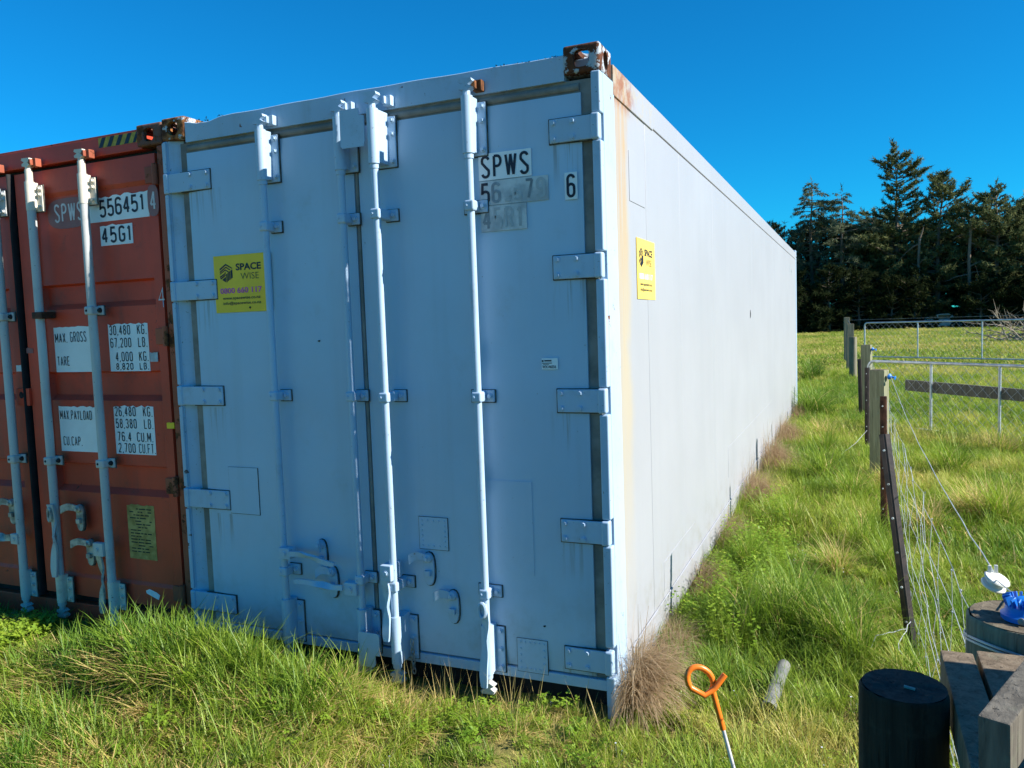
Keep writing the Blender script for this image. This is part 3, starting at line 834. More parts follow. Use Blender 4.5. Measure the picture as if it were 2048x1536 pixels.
def yellow_sticker(parent, o, axis, base, num):
    """o = lower left corner (u, z); plane coordinate p"""
    u, z, p = o; wd, ht = .375, .297
    sgn = -1 if axis == 'y' else 1
    st = plate('advert_sticker', rect(u, u + wd, z, z + ht), p, -.003 * sgn * 1.0, base, parent, axis)
    q = p + sgn * .0012
    ax = 'front' if axis == 'y' else 'side'
    def T(s, du, dz, w, h, mt, off=0.0):
        text(s, (u + du, q, z + dz) if axis == 'y' else (q, u + du, z + dz), w, h, mt, st, off, ax)
    logo(st, u + .082, z + .205, .049, q, axis, 'ink')
    T('SPACE', .148, .215, .165, .036, 'ink', .030)
    T('WISE', .178, .168, .118, .033, 'ink', -.012)
    T('0800 660 117', .036, .098, .276, .030, num, .026)
    T('www.spacewise.co.nz', .050, .062, .250, .020, 'ink', .015)
    T('info@spacewise.co.nz', .052, .036, .250, .020, 'ink', .015)
    return st
st = yellow_sticker(DL, (.304, 1.852, -.0055), 'y', 'yellow', 'magenta')
b = MB(); b.lathe([(.006, 0), (.005, .003)], (.532, -.0062, 1.873), 10, (0, -1, 0)); b.build('screw', 'dark', st)
yellow_sticker(REF, (.545, 1.842, 2.4368), 'x', 'yellow2', 'whiteink')
for y, z, dy, dz in ((10.62, 2.44, .05, .13), (10.76, 2.46, .03, .12), (10.92, 2.45, .09, .03), (10.95, 2.40, .04, .10)):      # worn, unreadable marks
    plate('worn_mark', rect(y, y + dy, z, z + dz), 2.4340, .0012, 'inkghost', REF, 'x')

# little chain hanging from the third bar
CH = thing('hanging_chain', 'short grey chain hanging from the lower sleeve of the third locking bar', 'chain', (1.430, -.030, .225))
for i in range(7):
    z = .220 - i * .0235; b = MB(); fl = i % 2
    pts = []
    for k in range(12):
        a = 2 * pi * k / 12; dx, dz = .0085 * cos(a), .016 * sin(a)
        pts.append((1.430 + (dx if not fl else 0) + .001 * i, -.036 + (0 if not fl else dx), z + dz))
    b.tube(pts, .0032, 6, closed=True); b.build('chain_link', 'zinc', CH)

# ------------------------------------------------------------------ oxide red dry container on the left
RY = .022
RED = thing('shipping_container', 'rusty oxide-red container with grey locking bars and ribbed doors, left of the white one', 'shipping container', (-2.505, RY, 0))
X0, X1 = -2.505, -.020
b = MB(); b.box(X0 + .06, X1 - .05, RY + .09, 12.1, .15, 2.80); b.build('side_wall', 'red', RED)
b = MB(); b.box(X0 + .03, X1 - .03, RY + .10, 12.1, 2.80, 2.855, .01); b.build('roof', 'red', RED)
b = MB(); b.box(X0 + .16, X1 - .16, RY, RY + .10, 2.765, 2.868, .008); b.build('header', 'red', RED)
b = MB(); b.box(X0 + .2, X1 - .2, RY + .02, RY + .13, 2.866, 2.884, .006); b.build('header_lip', 'redpost', RED)
b = MB(); b.box(X0 + .10, X1 - .08, RY + .052, RY + .08, .13, 2.766); b.build('door_gasket', 'black', RED)
b = MB(); b.tube([(-1.262, RY + .002, .16), (-1.262, RY + .002, 2.74)], .030, 10, flat=.5); b.build('centre_gasket', 'black', RED)
b = MB(); b.box(X1 - .055, X1, RY - .004, RY + .17, .05, 2.775, .014, seg=3)
b.build('corner_post', 'redpost', RED)
b = MB(); b.box(X0, X0 + .05, RY - .004, RY + .17, .05, 2.775, .012); b.build('corner_post', 'redpost', RED)
casting(RED, X1 - .185, RY - .012, 2.776, 'redcast', 1, w=.185)
casting(RED, X0, RY - .012, 2.776, 'redcast', -1, w=.185)
b = MB(); b.box(X0 + .05, X1 - .05, RY + .004, RY + .10, .02, .135, .008); b.build('door_sill', 'red', RED)
# hazard stripes on the header
hz = plate('hazard_strip', rect(-.505, -.212, 2.808, 2.864), RY - .0012, .002, 'hazy', RED)
for i in range(5):
    x = -.505 + i * .066
    plate('stripe', [(x, 2.8085), (x + .030, 2.8085), (x + .062, 2.8635), (x + .032, 2.8635)] if i < 4 else [(x - .002, 2.8085), (x + .020, 2.8085), (x + .048, 2.8635), (x + .03, 2.8635)], RY - .0022, .0008, 'ink', hz)

def ribbed_door(x0, x1, seed):
    prof = [(2.735, 0), (2.60, 0), (2.575, .012), (2.10, .012), (2.066, .010), (2.055, .044), (1.950, .044), (1.918, .010), (1.550, .010), (1.539, .044), (1.410, .044), (1.378, .010), (1.003, .010), (.992, .044), (.860, .044), (.826, .010), (.32, .010), (.30, 0), (.185, 0)]
    b = MB()
    xa, xb = x0 + .155, x1 - .06
    def strip(xl, xr, flat, taper):
        A = []
        for z, d in prof:
            dd = 0 if flat else d
            A.append((b.bm.verts.new((xl, RY + dd, z)), b.bm.verts.new((xr, RY + dd, z))))
        for (p, q), (r, s) in zip(A[:-1], A[1:]): b.bm.faces.new((p, q, s, r))
        return A
    Lf = strip(x0, xa, True, 0); Mf = strip(xa + .012, xb - .012, False, 0); Rf = strip(xb, x1, True, 0)
    for i in range(len(prof) - 1):
        b.bm.faces.new((Lf[i][1], Mf[i][0], Mf[i + 1][0], Lf[i + 1][1])); b.bm.faces.new((Mf[i][1], Rf[i][0], Rf[i + 1][0], Mf[i + 1][1]))
    bot = [v for v in (Lf[-1][0], Lf[-1][1], Mf[-1][0], Mf[-1][1], Rf[-1][0], Rf[-1][1])]; top = [v for v in (Lf[0][0], Lf[0][1], Mf[0][0], Mf[0][1], Rf[0][0], Rf[0][1])]
    for row in (bot, top):
        bk = [b.bm.verts.new((v.co.x, RY + .06, v.co.z)) for v in row]
        for i in range(5): b.bm.faces.new((row[i], row[i + 1], bk[i + 1], bk[i]))
    for X in (x0, x1):
        b.bm.faces.new([b.bm.verts.new(p) for p in ((X, RY, .185), (X, RY, 2.735), (X, RY + .06, 2.735), (X, RY + .06, .185))])
    return b.build('door', 'red', RED, 20)
RDR = ribbed_door(-1.228, -.092, 1)
RDL = ribbed_door(-2.42, -1.296, 2)
for z in (2.62, 1.74, .90, .28):
    b = MB(); b.tube([(-.082, RY - .014, z - .055), (-.082, RY - .014, z + .055)], .016, 10); b.box(-.16, -.082, RY - .012, RY + .004, z - .045, z + .045, .004)
    b.build('hinge', 'redpost', RED)
bars = []
for x, mats, br, dx in ((-1.345, ('galv', 'galv', 'galv', 'dark'), (1.89, 1.02), .01), (-1.020, ('galv', 'cream', 'galv', 'dark'), (1.02,), .0), (-.582, ('galv', 'cream', 'galv', 'dark'), (1.90, 1.02), .0), (-2.1, ('galv', 'cream', 'galv', 'dark'), (1.9, 1.02), .0)):
    bars.append(locking_bar(RED, x, mats, zt=(2.50, 2.665), zb=(.155, .325), br=br, ktop='redpost', ya=RY - .058, r=.0245, dx=0, cz=.062))
b = MB(); b.box(-1.05, -.965, RY - .088, RY + .005, 1.868, 1.908, .006); b.build('bar_bracket', 'rustpost', bars[1])
for bx in (-1.020, -.582):
    b = MB(); b.tube([(bx, RY - .058, 2.66), (bx, RY - .058, 2.735)], .021, 12); b.build('bar_collar', 'cream', bars[1] if bx < -1 else bars[2])
# handles of the red container
hub(bars[2], -.680, -.600, .475, .555, 'galv', RY - .092, -.645); handle(bars[2], (-.645, .48), (-.628, .14), 'zinc', .020, .006, RY - .085, bulge=.2)
handle(bars[1], (-1.018, .76), (-1.008, .32), 'galv', .026, .006, RY - .088, bulge=.5)
b = MB(); b.tube([(-1.020 + .012 * cos(t), RY - .098, .70 + .040 * sin(t)) for t in [2 * pi * i / 14 for i in range(14)]], .008, 6, closed=True); b.build('handle_eye', 'zinc', bars[1])
hub(bars[0], -1.40, -1.335, .49, .555, 'galv', RY - .092)
handle(bars[0], (-1.40, .53), (-1.68, .52), 'zinc', .02, .006, RY - .088)
catch(RED, -.838, .735, 'zinc', -.115, 'zinc'); catch(RED, -.772, .530, 'zinc', -.115, 'zinc'); catch(RED, -1.44, .735, 'zinc', -.1, 'zinc')
b = MB(); b.box(-1.345, -1.225, RY - .018, RY + .004, 1.345, 1.452, .006); kb = b.build('lock_box', 'red', RED); bolt(kb, (-1.295, RY - .018, 1.41), 'dark', .016, .003)
# lettering of the red container
YR = RY - .0
YD = RY + .010
def lettered(poly, y, mt, lines, parent, off=.0):
    lb = plate('marking_panel', poly, y - .0022, .004, mt, parent)
    for s, x, z, wd, ht, ink in lines: block(s, (x, y - .0034, z), wd, ht, ink, lb, .215 + off)
    return lb
lettered(oval(-.805, 2.475, .17, .088, 24, 3), YD, 'overspray', [('SPWS', -.915, 2.425, .235, .108, 'redletter')], RDR, .012)
lettered(torn(-.645, -.165, 2.402, 2.548, .016, 16, 3), YD, 'label', [('5', -.545, 2.424, .052, .100, 'ink'), ('5', -.483, 2.427, .052, .100, 'ink'), ('6', -.421, 2.430, .052, .100, 'ink'), ('4', -.360, 2.432, .054, .100, 'ink'), ('5', -.297, 2.434, .052, .098, 'ink'), ('1', -.228, 2.437, .028, .096, 'ink')], RDR, .012)
lettered(oval(-.118, 2.482, .040, .085, 20, 3), RY - .003, 'overspray', [('4', -.140, 2.43, .045, .105, 'redletter')], RDR, .012)
lettered(torn(-.552, -.302, 2.266, 2.385, .010, 10, 5), YD, 'label', [('45G1', -.542, 2.278, .23, .092, 'ink')], RDR, .012)
lettered(torn(-1.000, -.687, 1.547, 1.818, .006, 12, 6), YD, 'label', [('MAX.', -.992, 1.722, .105, .058, 'ink'), ('GROSS', -.862, 1.724, .135, .062, 'ink'), ('TARE', -.985, 1.585, .105, .056, 'ink')], RDR, .008)
def vals(rows):
    L = []
    for z, a, ua, ax, aw, ux, uw in rows: L += [(a, ax, z, aw, .056, 'ink'), (ua, ux, z, uw, .056, 'ink')]
    return L
lettered(torn(-.546, -.237, 1.548, 1.822, .014, 14, 7), YD, 'label', vals([(1.756, '30,480', 'KG.', -.536, .165, -.318, .072), (1.684, '67,200', 'LB.', -.534, .165, -.316, .070), (1.604, '4,000', 'KG.', -.500, .135, -.316, .072), (1.560, '8,820', 'LB.', -.500, .135, -.316, .070)][:3]) + [('8,820', -.500, 1.556, .135, .040, 'ink'), ('LB.', -.316, 1.556, .070, .040, 'ink')], RDR, .008)
lettered(torn(-1.008, -.690, 1.070, 1.345, .010, 12, 8), YD, 'label', [('MAX.PAYLOAD', -1.000, 1.262, .272, .056, 'ink'), ('CU.CAP.', -.985, 1.105, .16, .056, 'ink')], RDR, .008)
lettered(torn(-.548, -.236, 1.068, 1.352, .014, 14, 9), YD, 'label', vals([(1.288, '26,480', 'KG.', -.538, .165, -.316, .072), (1.218, '58,380', 'LB.', -.536, .165, -.314, .070), (1.142, '76.4', 'CU.M.', -.530, .110, -.376, .125), (1.076, '2,700', 'CU.FT.', -.528, .135, -.366, .128)]), RDR, .008)
pl = plate('data_plate', torn(-.498, -.284, .452, .778, .012, 12, 10), YD - .0022, .004, 'placard', RDR)
b = MB(); q = random.Random(8)
for i in range(15):
    z = .745 - i * .018; x = -.478
    while x < -.32:
        wd = q.uniform(.012, .05)
        if q.random() < .7: b.prism(rect(x, min(x + wd, -.305), z, z + .006), YD - .0032, YD - .0021)
        x += wd + .008
o = b.build('stamped_rows', 'dark', pl, 0); o['kind'] = 'stuff'
for x0, x1, z0, z1, mt, sd in ((-.222, -.165, 1.60, 1.655, 'labelold', 3), (-.130, -.075, 1.225, 1.26, 'yellow', 4), (-1.345, -1.29, 1.555, 1.60, 'label', 5), (-1.24, -1.18, 1.665, 1.70, 'overspray', 6)):
    plate('tape_scrap', torn(x0, x1, z0, z1, .008, 5, sd), RY - .0025 if mt != 'x' else YD, .003, mt, RED)
plate('tape_scrap', [(-.375, .255), (-.285, .225), (-.272, .252), (-.30, .268), (-.352, .282), (-.38, .27)], YD - .012, .003, 'label', RED)
text('4', (-.128, RY - .0035, 1.90), .045, .11, 'redletter', RDR, -.02)

# ------------------------------------------------------------------ fence line on the right
def on_ground(x, y): return float(gh(x, y))
def ypost(base, top, mat, label, holes=True, wd=.028, group='steel fence posts along the fence line', turn=0.0):
    base = Vector(base); top = Vector(top)
    t = thing('steel_post', label, 'fence post', base, group)
    ax = (top - base).normalized()
    a = Vector((cos(turn), sin(turn), 0)); a = (a - ax * a.dot(ax)).normalized(); c_ = ax.cross(a)
    prof = []
    for k in range(3):
        an = 2 * pi * k / 3 + .5
        d = (cos(an), sin(an)); n_ = (-sin(an), cos(an)); th = .0045
        prof += [(d[0] * .006 - n_[0] * th * 1.6, d[1] * .006 - n_[1] * th * 1.6), (d[0] * wd - n_[0] * th, d[1] * wd - n_[1] * th), (d[0] * wd + n_[0] * th, d[1] * wd + n_[1] * th), (d[0] * .006 + n_[0] * th * 1.6, d[1] * .006 + n_[1] * th * 1.6)]
    b = MB()
    A = [b.bm.verts.new(base - ax * .15 + a * p + c_ * q) for p, q in prof]; B = [b.bm.verts.new(top + a * p + c_ * q) for p, q in prof]
    for i in range(12): b.bm.faces.new((A[i], A[(i + 1) % 12], B[(i + 1) % 12], B[i]))
    b.bm.faces.new(A[::-1]); b.bm.faces.new(B)
    b.build('shaft', mat, t, 30)
    if holes:
        Ln = (top - base).length
        for i in range(6):
            p = base + ax * (Ln * (.17 + .152 * i)) + Vector((-.012, -.030, 0))
            b = MB(); b.lathe([(.006, 0), (.006, .004), (.003, .006)], p, 8, (-.3, -1, .1)); b.build('clip', 'whiteplastic' if i % 2 else 'zinc', t)
    return t
ypost((3.674, 1.10, -.02), (3.545, 1.24, 1.105), 'bitumen', 'nearest black steel fence post, leaning away, beside the long grass')
ypost((3.622, 3.59, 0), (3.617, 3.60, 1.075), 'rustpost', 'rust-brown steel fence post just in front of the square wooden post', wd=.03, turn=.6)
ypost((3.550, 7.34, 0), (3.551, 7.34, 1.067), 'bitumen', 'upright black steel fence post just behind the square wooden post', wd=.032, turn=.3)
ypost((3.502, 10.86, 0), (3.480, 10.86, .985), 'bitumen', 'farther thin black steel fence post before the small gate', False, wd=.032, turn=.9)

def square_post(x, y, h, wx, wy, label, mat='woodgreen', rot=.12, group=None, chamfer=0):
    t = thing('wooden_post', label, 'fence post', (x, y, on_ground(x, y) - .02), group)
    Mx = Matrix.Translation((x, y, 0)) @ Matrix.Rotation(rot, 4, 'Z')
    z0 = on_ground(x, y) - .02
    b = MB(); b.box(-wx / 2, wx / 2, -wy / 2, wy / 2, z0 - .1, h - .004, .012, Mx); b.build('shaft', mat, t)
    b = MB(); b.box(-wx / 2 + .008, wx / 2 - .008, -wy / 2 + .008, wy / 2 - .008, h - .03, h, .003, Mx); b.build('post_top', 'endgrain', t)
    return t
square_post(3.635, 5.62, 1.155, .150, .125, 'square greenish wooden fence post with a blue insulator near its top', rot=-.42)
square_post(3.595, 11.55, 1.19, .16, .12, 'wooden gate post with blue and turquoise marks beside the near gate', rot=-.3)
square_post(3.29, 22.6, 1.42, .20, .16, 'middle dark wooden post of the far gate', 'wood')
square_post(3.17, 26.2, 1.60, .17, .17, 'tallest far wooden post where the far gate hangs', 'wood')

def round_post(x, y, h, r, label, mat, top='endgrain', n=28, rough=.006, slope=0.0, z0=None):
    z0 = on_ground(x, y) - .1 if z0 is None else z0
    t = thing('round_post', label, 'fence post', (x, y, max(z0, 0)))
    b = MB(); rows = []
    q = random.Random(int(x * 1000))
    ph = [q.uniform(0, 6) for _ in range(4)]
    zs = [z0, z0 + (h - z0) * .3, z0 + (h - z0) * .6, z0 + (h - z0) * .85, h - .05, h - .012, h - .003, h]
    for k, z in enumerate(zs):
        rr = r if k < 6 else r * (.985 if k == 6 else .95)
        row = []
        for j in range(n):
            a = 2 * pi * j / n
            rj = rr + rough * (math.sin(3 * a + ph[0]) * .6 + math.sin(7 * a + ph[1] + z) * .35 + math.sin(13 * a + ph[2]) * .3)
            row.append(b.bm.verts.new((x + rj * cos(a), y + rj * sin(a), z + (slope * cos(a) * r if k > 3 else 0) + (q.uniform(-.002, .002) if k > 4 else 0))))
        rows.append(row)
    for A, B in zip(rows[:-1], rows[1:]):
        for j in range(n): b.bm.faces.new((A[j], A[(j + 1) % n], B[(j + 1) % n], B[j]))
    b.bm.faces.new(rows[0][::-1])
    b.build('shaft', mat, t, 50)
    b = MB(); rim = [b.bm.verts.new(Vector(rows[-1][j].co) if False else (x + .951 * r * cos(2 * pi * j / n), y + .951 * r * sin(2 * pi * j / n), h + slope * cos(2 * pi * j / n) * r + .001)) for j in range(n)]
    mid = [b.bm.verts.new((x + .5 * r * cos(2 * pi * j / n), y + .5 * r * sin(2 * pi * j / n), h + slope * .5 * r * cos(2 * pi * j / n) + q.uniform(-.003, .004))) for j in range(n)]
    c_ = b.bm.verts.new((x, y, h + .001))
    for j in range(n):
        b.bm.faces.new((rim[j], rim[(j + 1) % n], mid[(j + 1) % n], mid[j])); b.bm.faces.new((mid[j], mid[(j + 1) % n], c_))
    b.build('post_top', top, t, 50)
    return t
round_post(3.375, 19.1, 1.12, .095, 'pale round wooden post between the two gates', 'wood')
NEARP = round_post(3.497, -1.455, .948, .086, 'dark round post in the shade, nearest in the bottom right corner', 'darkwood', 'darkend', rough=.0025)
STRAIN = round_post(3.795, -.985, .962, .128, 'thick round strainer post carrying the blue insulator', 'wood', rough=.007)
b = MB(); b.tube([(3.497 + .02 * t, -1.465 - .008 * t, .951) for t in (0, 1)], .0035, 6); b.build('nail_head', 'zinc', NEARP)
b = MB(); pts = [(3.795 + .133 * cos(a), -.985 + .133 * sin(a), .905 + .012 * math.sin(a * 2)) for a in [2 * pi * i / 40 for i in range(40)]]
b.tube(pts, .0035, 6, closed=True); b.tube([(p[0], p[1], p[2] - .009) for p in pts], .0035, 6, closed=True); b.build('wire_loop', 'wire', STRAIN)

# timber yard rails at the bottom right
def rail(name, label, x0, x1, y0, y1, z0, z1, mat='plank', group=None):
    o = MB().box(x0, x1, y0, y1, z0, z1, .005).build(name, mat, None); return tag(o, label, 'rail', group)
tag(MB().box(3.588, 3.657, -2.35, -1.185, .845, .932, .006).build('timber_rail', 'plank', None), 'narrow timber rail running between the dark round post and the wide rail', 'rail')
tag(MB().box(3.667, 3.86, -2.35, -1.145, .840, .925, .006).build('timber_rail', 'plank', None), 'wide timber rail butting against the strainer post', 'rail')
Mx = Matrix.Translation((3.66, -1.92, 1.183)) @ Matrix.Rotation(radians(66), 4, 'Z') @ Matrix.Rotation(radians(-3), 4, 'Y')
tag(MB().box(-.235, .30, -.019, .019, -.028, .045, .004, Mx).build('timber_brace', 'planky', None), 'pale slanting board nearest the right frame edge, lit on top', 'brace')
t = thing('square_yard_post', 'dark square post under the pale slanting board', 'fence post', (3.70, -2.05, 0))
MB().box(3.655, 3.775, -2.20, -2.09, -.1, 1.150, .006).build('shaft', 'darkwood', t)
YP = thing('added_shade_panel', 'added boarded panel out of view right of the rails, shading the near post', 'shade panel', (4.4, -2.3, 0))  # unseen panel added outside the view to shade the near post and rails
for i in range(9):
    b = MB(); b.box(4.385, 4.42, -3.5, -1.222 + .004 * (i % 3), .04 + i * .179, .04 + i * .179 + .175, .004); b.build('board', 'plank', YP)
for y in (-3.4, -2.3, -1.30):
    b = MB(); b.box(4.42, 4.52, y - .06, y + .06, -.1, 1.60, .006); b.build('post', 'wood', YP)

# insulators
def blue_insulator(x, y, z, label, s=1.0):
    t = thing('blue_insulator', label, 'insulator', (x, y, z))
    b = MB(); b.lathe([(.058 * s, -.002), (.060 * s, .012 * s), (.050 * s, .020 * s), (.046 * s, .038 * s), (.034 * s, .042 * s)], (x, y, z), 28); b.build('base', 'blueplastic', t)
    for i in range(16):
        a = 2 * pi * i / 16
        Mx = Matrix.Translation((x + .040 * s * cos(a), y + .040 * s * sin(a), z + .050 * s)) @ Matrix.Rotation(a, 4, 'Z') @ Matrix.Rotation(.35, 4, 'Y')
        b = MB(); b.box(-.011 * s, .011 * s, -.0026 * s, .0026 * s, -.015 * s, .017 * s, .0012 * s, Mx, 1); b.build('fin', 'blueplastic', t)
    b = MB(); b.lathe([(.022 * s, 0), (.022 * s, .040 * s), (.012 * s, .046 * s)], (x, y, z + .018 * s), 16); b.build('cap', 'blueplastic', t)
    b = MB(); b.lathe([(.010 * s, 0), (.010 * s, .008 * s), (.004 * s, .010 * s)], (x - .012, y - .060 * s, z + .008), 10, (-.3, -1, .2)); b.build('nail', 'zinc', t)
    return t
blue_insulator(3.787, -1.005, .966, 'bright blue ribbed insulator on top of the thick strainer post', .84)
def side_insulator(x, y, z, label):
    t = thing('blue_insulator', label, 'insulator', (x, y, z))
    b = MB(); b.lathe([(.010, -.02), (.024, -.012), (.032, .0), (.024, .012), (.012, .020), (.008, .045)], (x, y, z), 16, (1, -.5, -.2)); b.build('base', 'blueplastic', t)
    b = MB(); b.lathe([(.014, 0), (.022, .006), (.008, .012)], (x + .045, y - .02, z - .012), 12, (1, -.5, -.2)); b.build('cap', 'blueplastic', t)
side_insulator(3.728, 5.57, 1.085, 'blue insulator on the right edge of the square wooden post')
side_insulator(3.69, 11.5, 1.115, 'blue insulator on the farther gate post')
b = MB(); b.box(3.55, 3.66, 11.478, 11.49, .55, .66, .002)
# wire tightener with its reel
RL = thing('wire_reel', 'white plastic wire strainer reel hanging on the electric wire', 'insulator', (3.795, -.52, .912))
ax = Vector((.35, -.25, .9)).normalized(); P0 = Vector((3.795, -.52, .905))
b = MB(); b.lathe([(.015, -.018), (.034, -.017), (.036, -.012), (.034, -.008), (.022, -.006), (.022, .005), (.035, .008), (.037, .012), (.034, .016), (.026, .0165), (.015, .021)], P0, 26, ax); b.build('drum', 'whiteplastic', RL)
for s_ in (-1, 1):
    b = MB(); b.box(-.005, .005, -.004, .004, 0, .034, .002, Matrix.Translation(P0 + ax * .015 + Vector((-.010, .018 + .0 * s_, .0)) + Vector((.009 * s_, .005 * s_, 0)))); b.build('prong', 'whiteplastic', RL)

def wire(pts, r=.0017, n=4, seg=None, jit=0.0, seed=0, sag=0.0):
    q = random.Random(seed)
    out = []
    for (p, s_) in zip(pts[:-1], pts[1:]):
        p = Vector(p); s_ = Vector(s_); k = seg or 8
        for i in range(k):
            t = i / k; v = p.lerp(s_, t); v.z -= sag * 4 * t * (1 - t)
            if i: v += Vector((q.uniform(-jit, jit), 0, q.uniform(-jit, jit)))
            out.append(v)
    out.append(Vector(pts[-1]))
    return MB().tube(out, r, n)
EW = thing('electric_wire', 'taut electric fence wire from the blue insulator on the strainer to the square wooden post', 'fence wire', (3.78, -.5, .9))
wire([(3.79, -.95, .995), (3.795, -.545, .918)], .0022).build('strand', 'wire', EW)
wire([(3.797, -.49, .922), (3.74, 5.54, 1.085)], .0020, 5, 24, .002, 2, .085).build('strand', 'wire', EW)

def netting(label, ys, xs, zs, dy, seed, r=.0012, jit=.012):
    (ya, yb), (xa, xb) = ys, xs
    t = thing('wire_netting', label, 'wire fence', (xa, ya, 0)); q = random.Random(seed)
    lines = []
    for k, z in enumerate(zs):
        n_ = int(abs(yb - ya) / dy); L = []
        for i in range(n_ + 1):
            u = i / n_
            L.append(Vector((xa + (xb - xa) * u + q.uniform(-jit, jit) + .012 * (1 - z) * math.sin(u * 9 + 1), ya + (yb - ya) * u, z + q.uniform(-jit, jit) - .03 * math.sin(u * pi))))
        lines.append(L)
        MB().tube(L, r, 4).build('strand', 'wire', t, 0)
    b = MB()
    for i in range(1, len(lines[0]) - 1):
        if q.random() < .12: continue
        pts = [L[i] + Vector((q.uniform(-.012, .012), q.uniform(-.02, .02), 0)) for L in lines]
        b.tube(pts, r * .85, 4)
        for p in pts: b.tube([p + Vector((0, -.008, 0)), p + Vector((0, .008, 0))], r * 2.2, 5)
    o = b.build('stay_wires', 'wire', t, 0); o['kind'] = 'stuff'
    return t
netting('sagging wire netting between the strainer and the square wooden post', (-.90, 5.52), (3.70, 3.695), (.06, .17, .29, .42, .56, .72, .88), .31, 1)
netting('wire netting between the square wooden post and the near gate post', (5.70, 11.45), (3.685, 3.66), (.15, .35, .55, .75, .95), .42, 2, .0018, .006)
for k, (pts) in enumerate(([(3.545, 7.30, .30), (3.40, 7.05, .16), (3.24, 6.9, .05)], [(3.66, 1.08, .18), (3.60, .98, .10), (3.63, .90, .0)], [(3.64, 1.08, .14), (3.50, 1.0, .12), (3.44, .93, .0)])):
    o = wire(pts, .0022, 5, 5, .006, k).build('loose_wire', 'wire', None)
    tag(o, ('loose wire end sticking out left of the upright black post', 'loose wire end hanging straight down from the leaning black post', 'loose wire end bent out left from the foot of the leaning black post')[k], 'wire')

# farm gates: pipe frame, stiles and chain netting
def farm_gate(name_label, A, d, length, zb, zt, stiles, r, step, rw, sag=0.0, loc=None):
    A = Vector((A[0], A[1], 0)); d = Vector((d[0], d[1], 0)).normalized()
    t = thing('farm_gate', name_label, 'gate', (A.x, A.y, 0))
    P = lambda u, z, off=0: A + d * u + Vector((0, 0, z)) + Vector((d.y, -d.x, 0)) * off
    rc = .11
    pts = [P(0, zb)]
    pts += [P(0, zt - rc)] + [P(rc - rc * cos(a), zt - rc + rc * math.sin(a)) for a in (.4, .8, 1.2)] + [P(rc, zt)]
    pts += [P(length - rc, zt)] + [P(length - rc + rc * math.sin(a), zt - rc + rc * cos(a)) for a in (.4, .8, 1.2)] + [P(length, zt - rc), P(length, zb)]
    MB().tube(pts, r, 10).build('top_pipe', 'gatesteel', t)
    MB().tube([P(0, zb), P(length, zb)], r * .9, 10).build('bottom_pipe', 'gatesteel', t)
    for u in stiles: MB().tube([P(u, zb), P(u, zt)], r * .85, 10).build('stile', 'gatesteel', t)
    b = MB(); hgt = zt - zb
    u = -hgt
    k = 0
    while u < length:
        for sgn in (1, -1):
            u0, z0, u1, z1 = (u, zt, u + hgt, zb) if sgn > 0 else (u, zb, u + hgt, zt)
            def cl(uc): return z0 + (z1 - z0) * (uc - u0) / (u1 - u0)
            a0, a1 = max(u0, .02), min(u1, length - .02)
            if a1 - a0 > .03:
                n_ = max(2, int((a1 - a0) / step * 2))
                L = []
                for i in range(n_ + 1):
                    uu = a0 + (a1 - a0) * i / n_
                    L.append(P(uu, cl(uu), (.004 if sgn > 0 else -.004) + .006 * (i % 2)))
                b.tube(L, rw, 4)
        u += step
    o = b.build('chain_netting', 'wire', t, 0); o['kind'] = 'stuff'
    return t, P
g1, P1 = farm_gate('nearer galvanised gate with wide diamond netting and a plank behind it', (3.60, 9.97), (1.52, -1.42), 3.65, .05, 1.0, (1.08, 2.08, 3.05), .021, .155, .0022)
g2, P2 = farm_gate('farther galvanised gate in front of the dark trees', (3.74, 27.2), (4.3, -3.25), 6.2, .20, 1.375, (1.98, 4.08), .026, .22, .0024)
o = MB(); 
A_, B_ = P1(.62, .665, -.06), P1(3.75, .60, -.06)
dv = (B_ - A_).normalized(); Mx = Matrix.Translation((A_ + B_) / 2) @ Matrix.Rotation(math.atan2(dv.y, dv.x), 4, 'Z') @ Matrix.Rotation(-math.asin(dv.z), 4, 'Y')
hl = (B_ - A_).length / 2
o = MB().box(-hl, hl, -.02, .02, -.078, .078, .004, Mx).build('wooden_plank', 'planky', None); tag(o, 'weathered grey plank fixed along the back of the nearer gate', 'plank')
o = wire([(3.3, 22.6, 1.42), (3.2, 26.2, 1.5), (10.5, 21.5, 1.52)], .003, 4, 10, 0, 1).build('fence_wire', 'wire', None); tag(o, 'thin wire strung just above the farther gate', 'wire')

# pigtail standard
PB = Vector((3.10, -.69, 0)); PT = Vector((2.958, -.715, .590))
PG = thing('pigtail_post', 'step-in fence standard with orange pigtail loop and bright steel shaft', 'pigtail post', PB)
ax = (PT - PB).normalized(); side = Vector((.918, .394, -.02))
upv = (ax - side * ax.dot(side)).normalized()
J = PB + (PT - PB) * .70
MB().tube([PB - ax * .1, J], .0062, 10).build('shaft', 'steel', PG)
pts = [J - ax * .02, J + ax * .05, J + ax * .105]
c0 = J + ax * .150 - side * .030
L2 = []
for i in range(15):
    a = radians(-38 + 248 * i / 14)
    L2.append(c0 + side * (.040 * cos(a)) + ax * (.046 * sin(a)) + Vector((0, -.012 * i / 14, 0)))
tail = [c0 + side * .005 - ax * .047 + Vector((0, -.016, 0)), c0 + side * .045 - ax * .022 + Vector((0, -.016, 0)), c0 + side * .088 + ax * .022 + Vector((0, -.014, 0))]
MB().tube(pts + L2 + tail, .0098, 12).build('orange_loop', 'orange', PG)

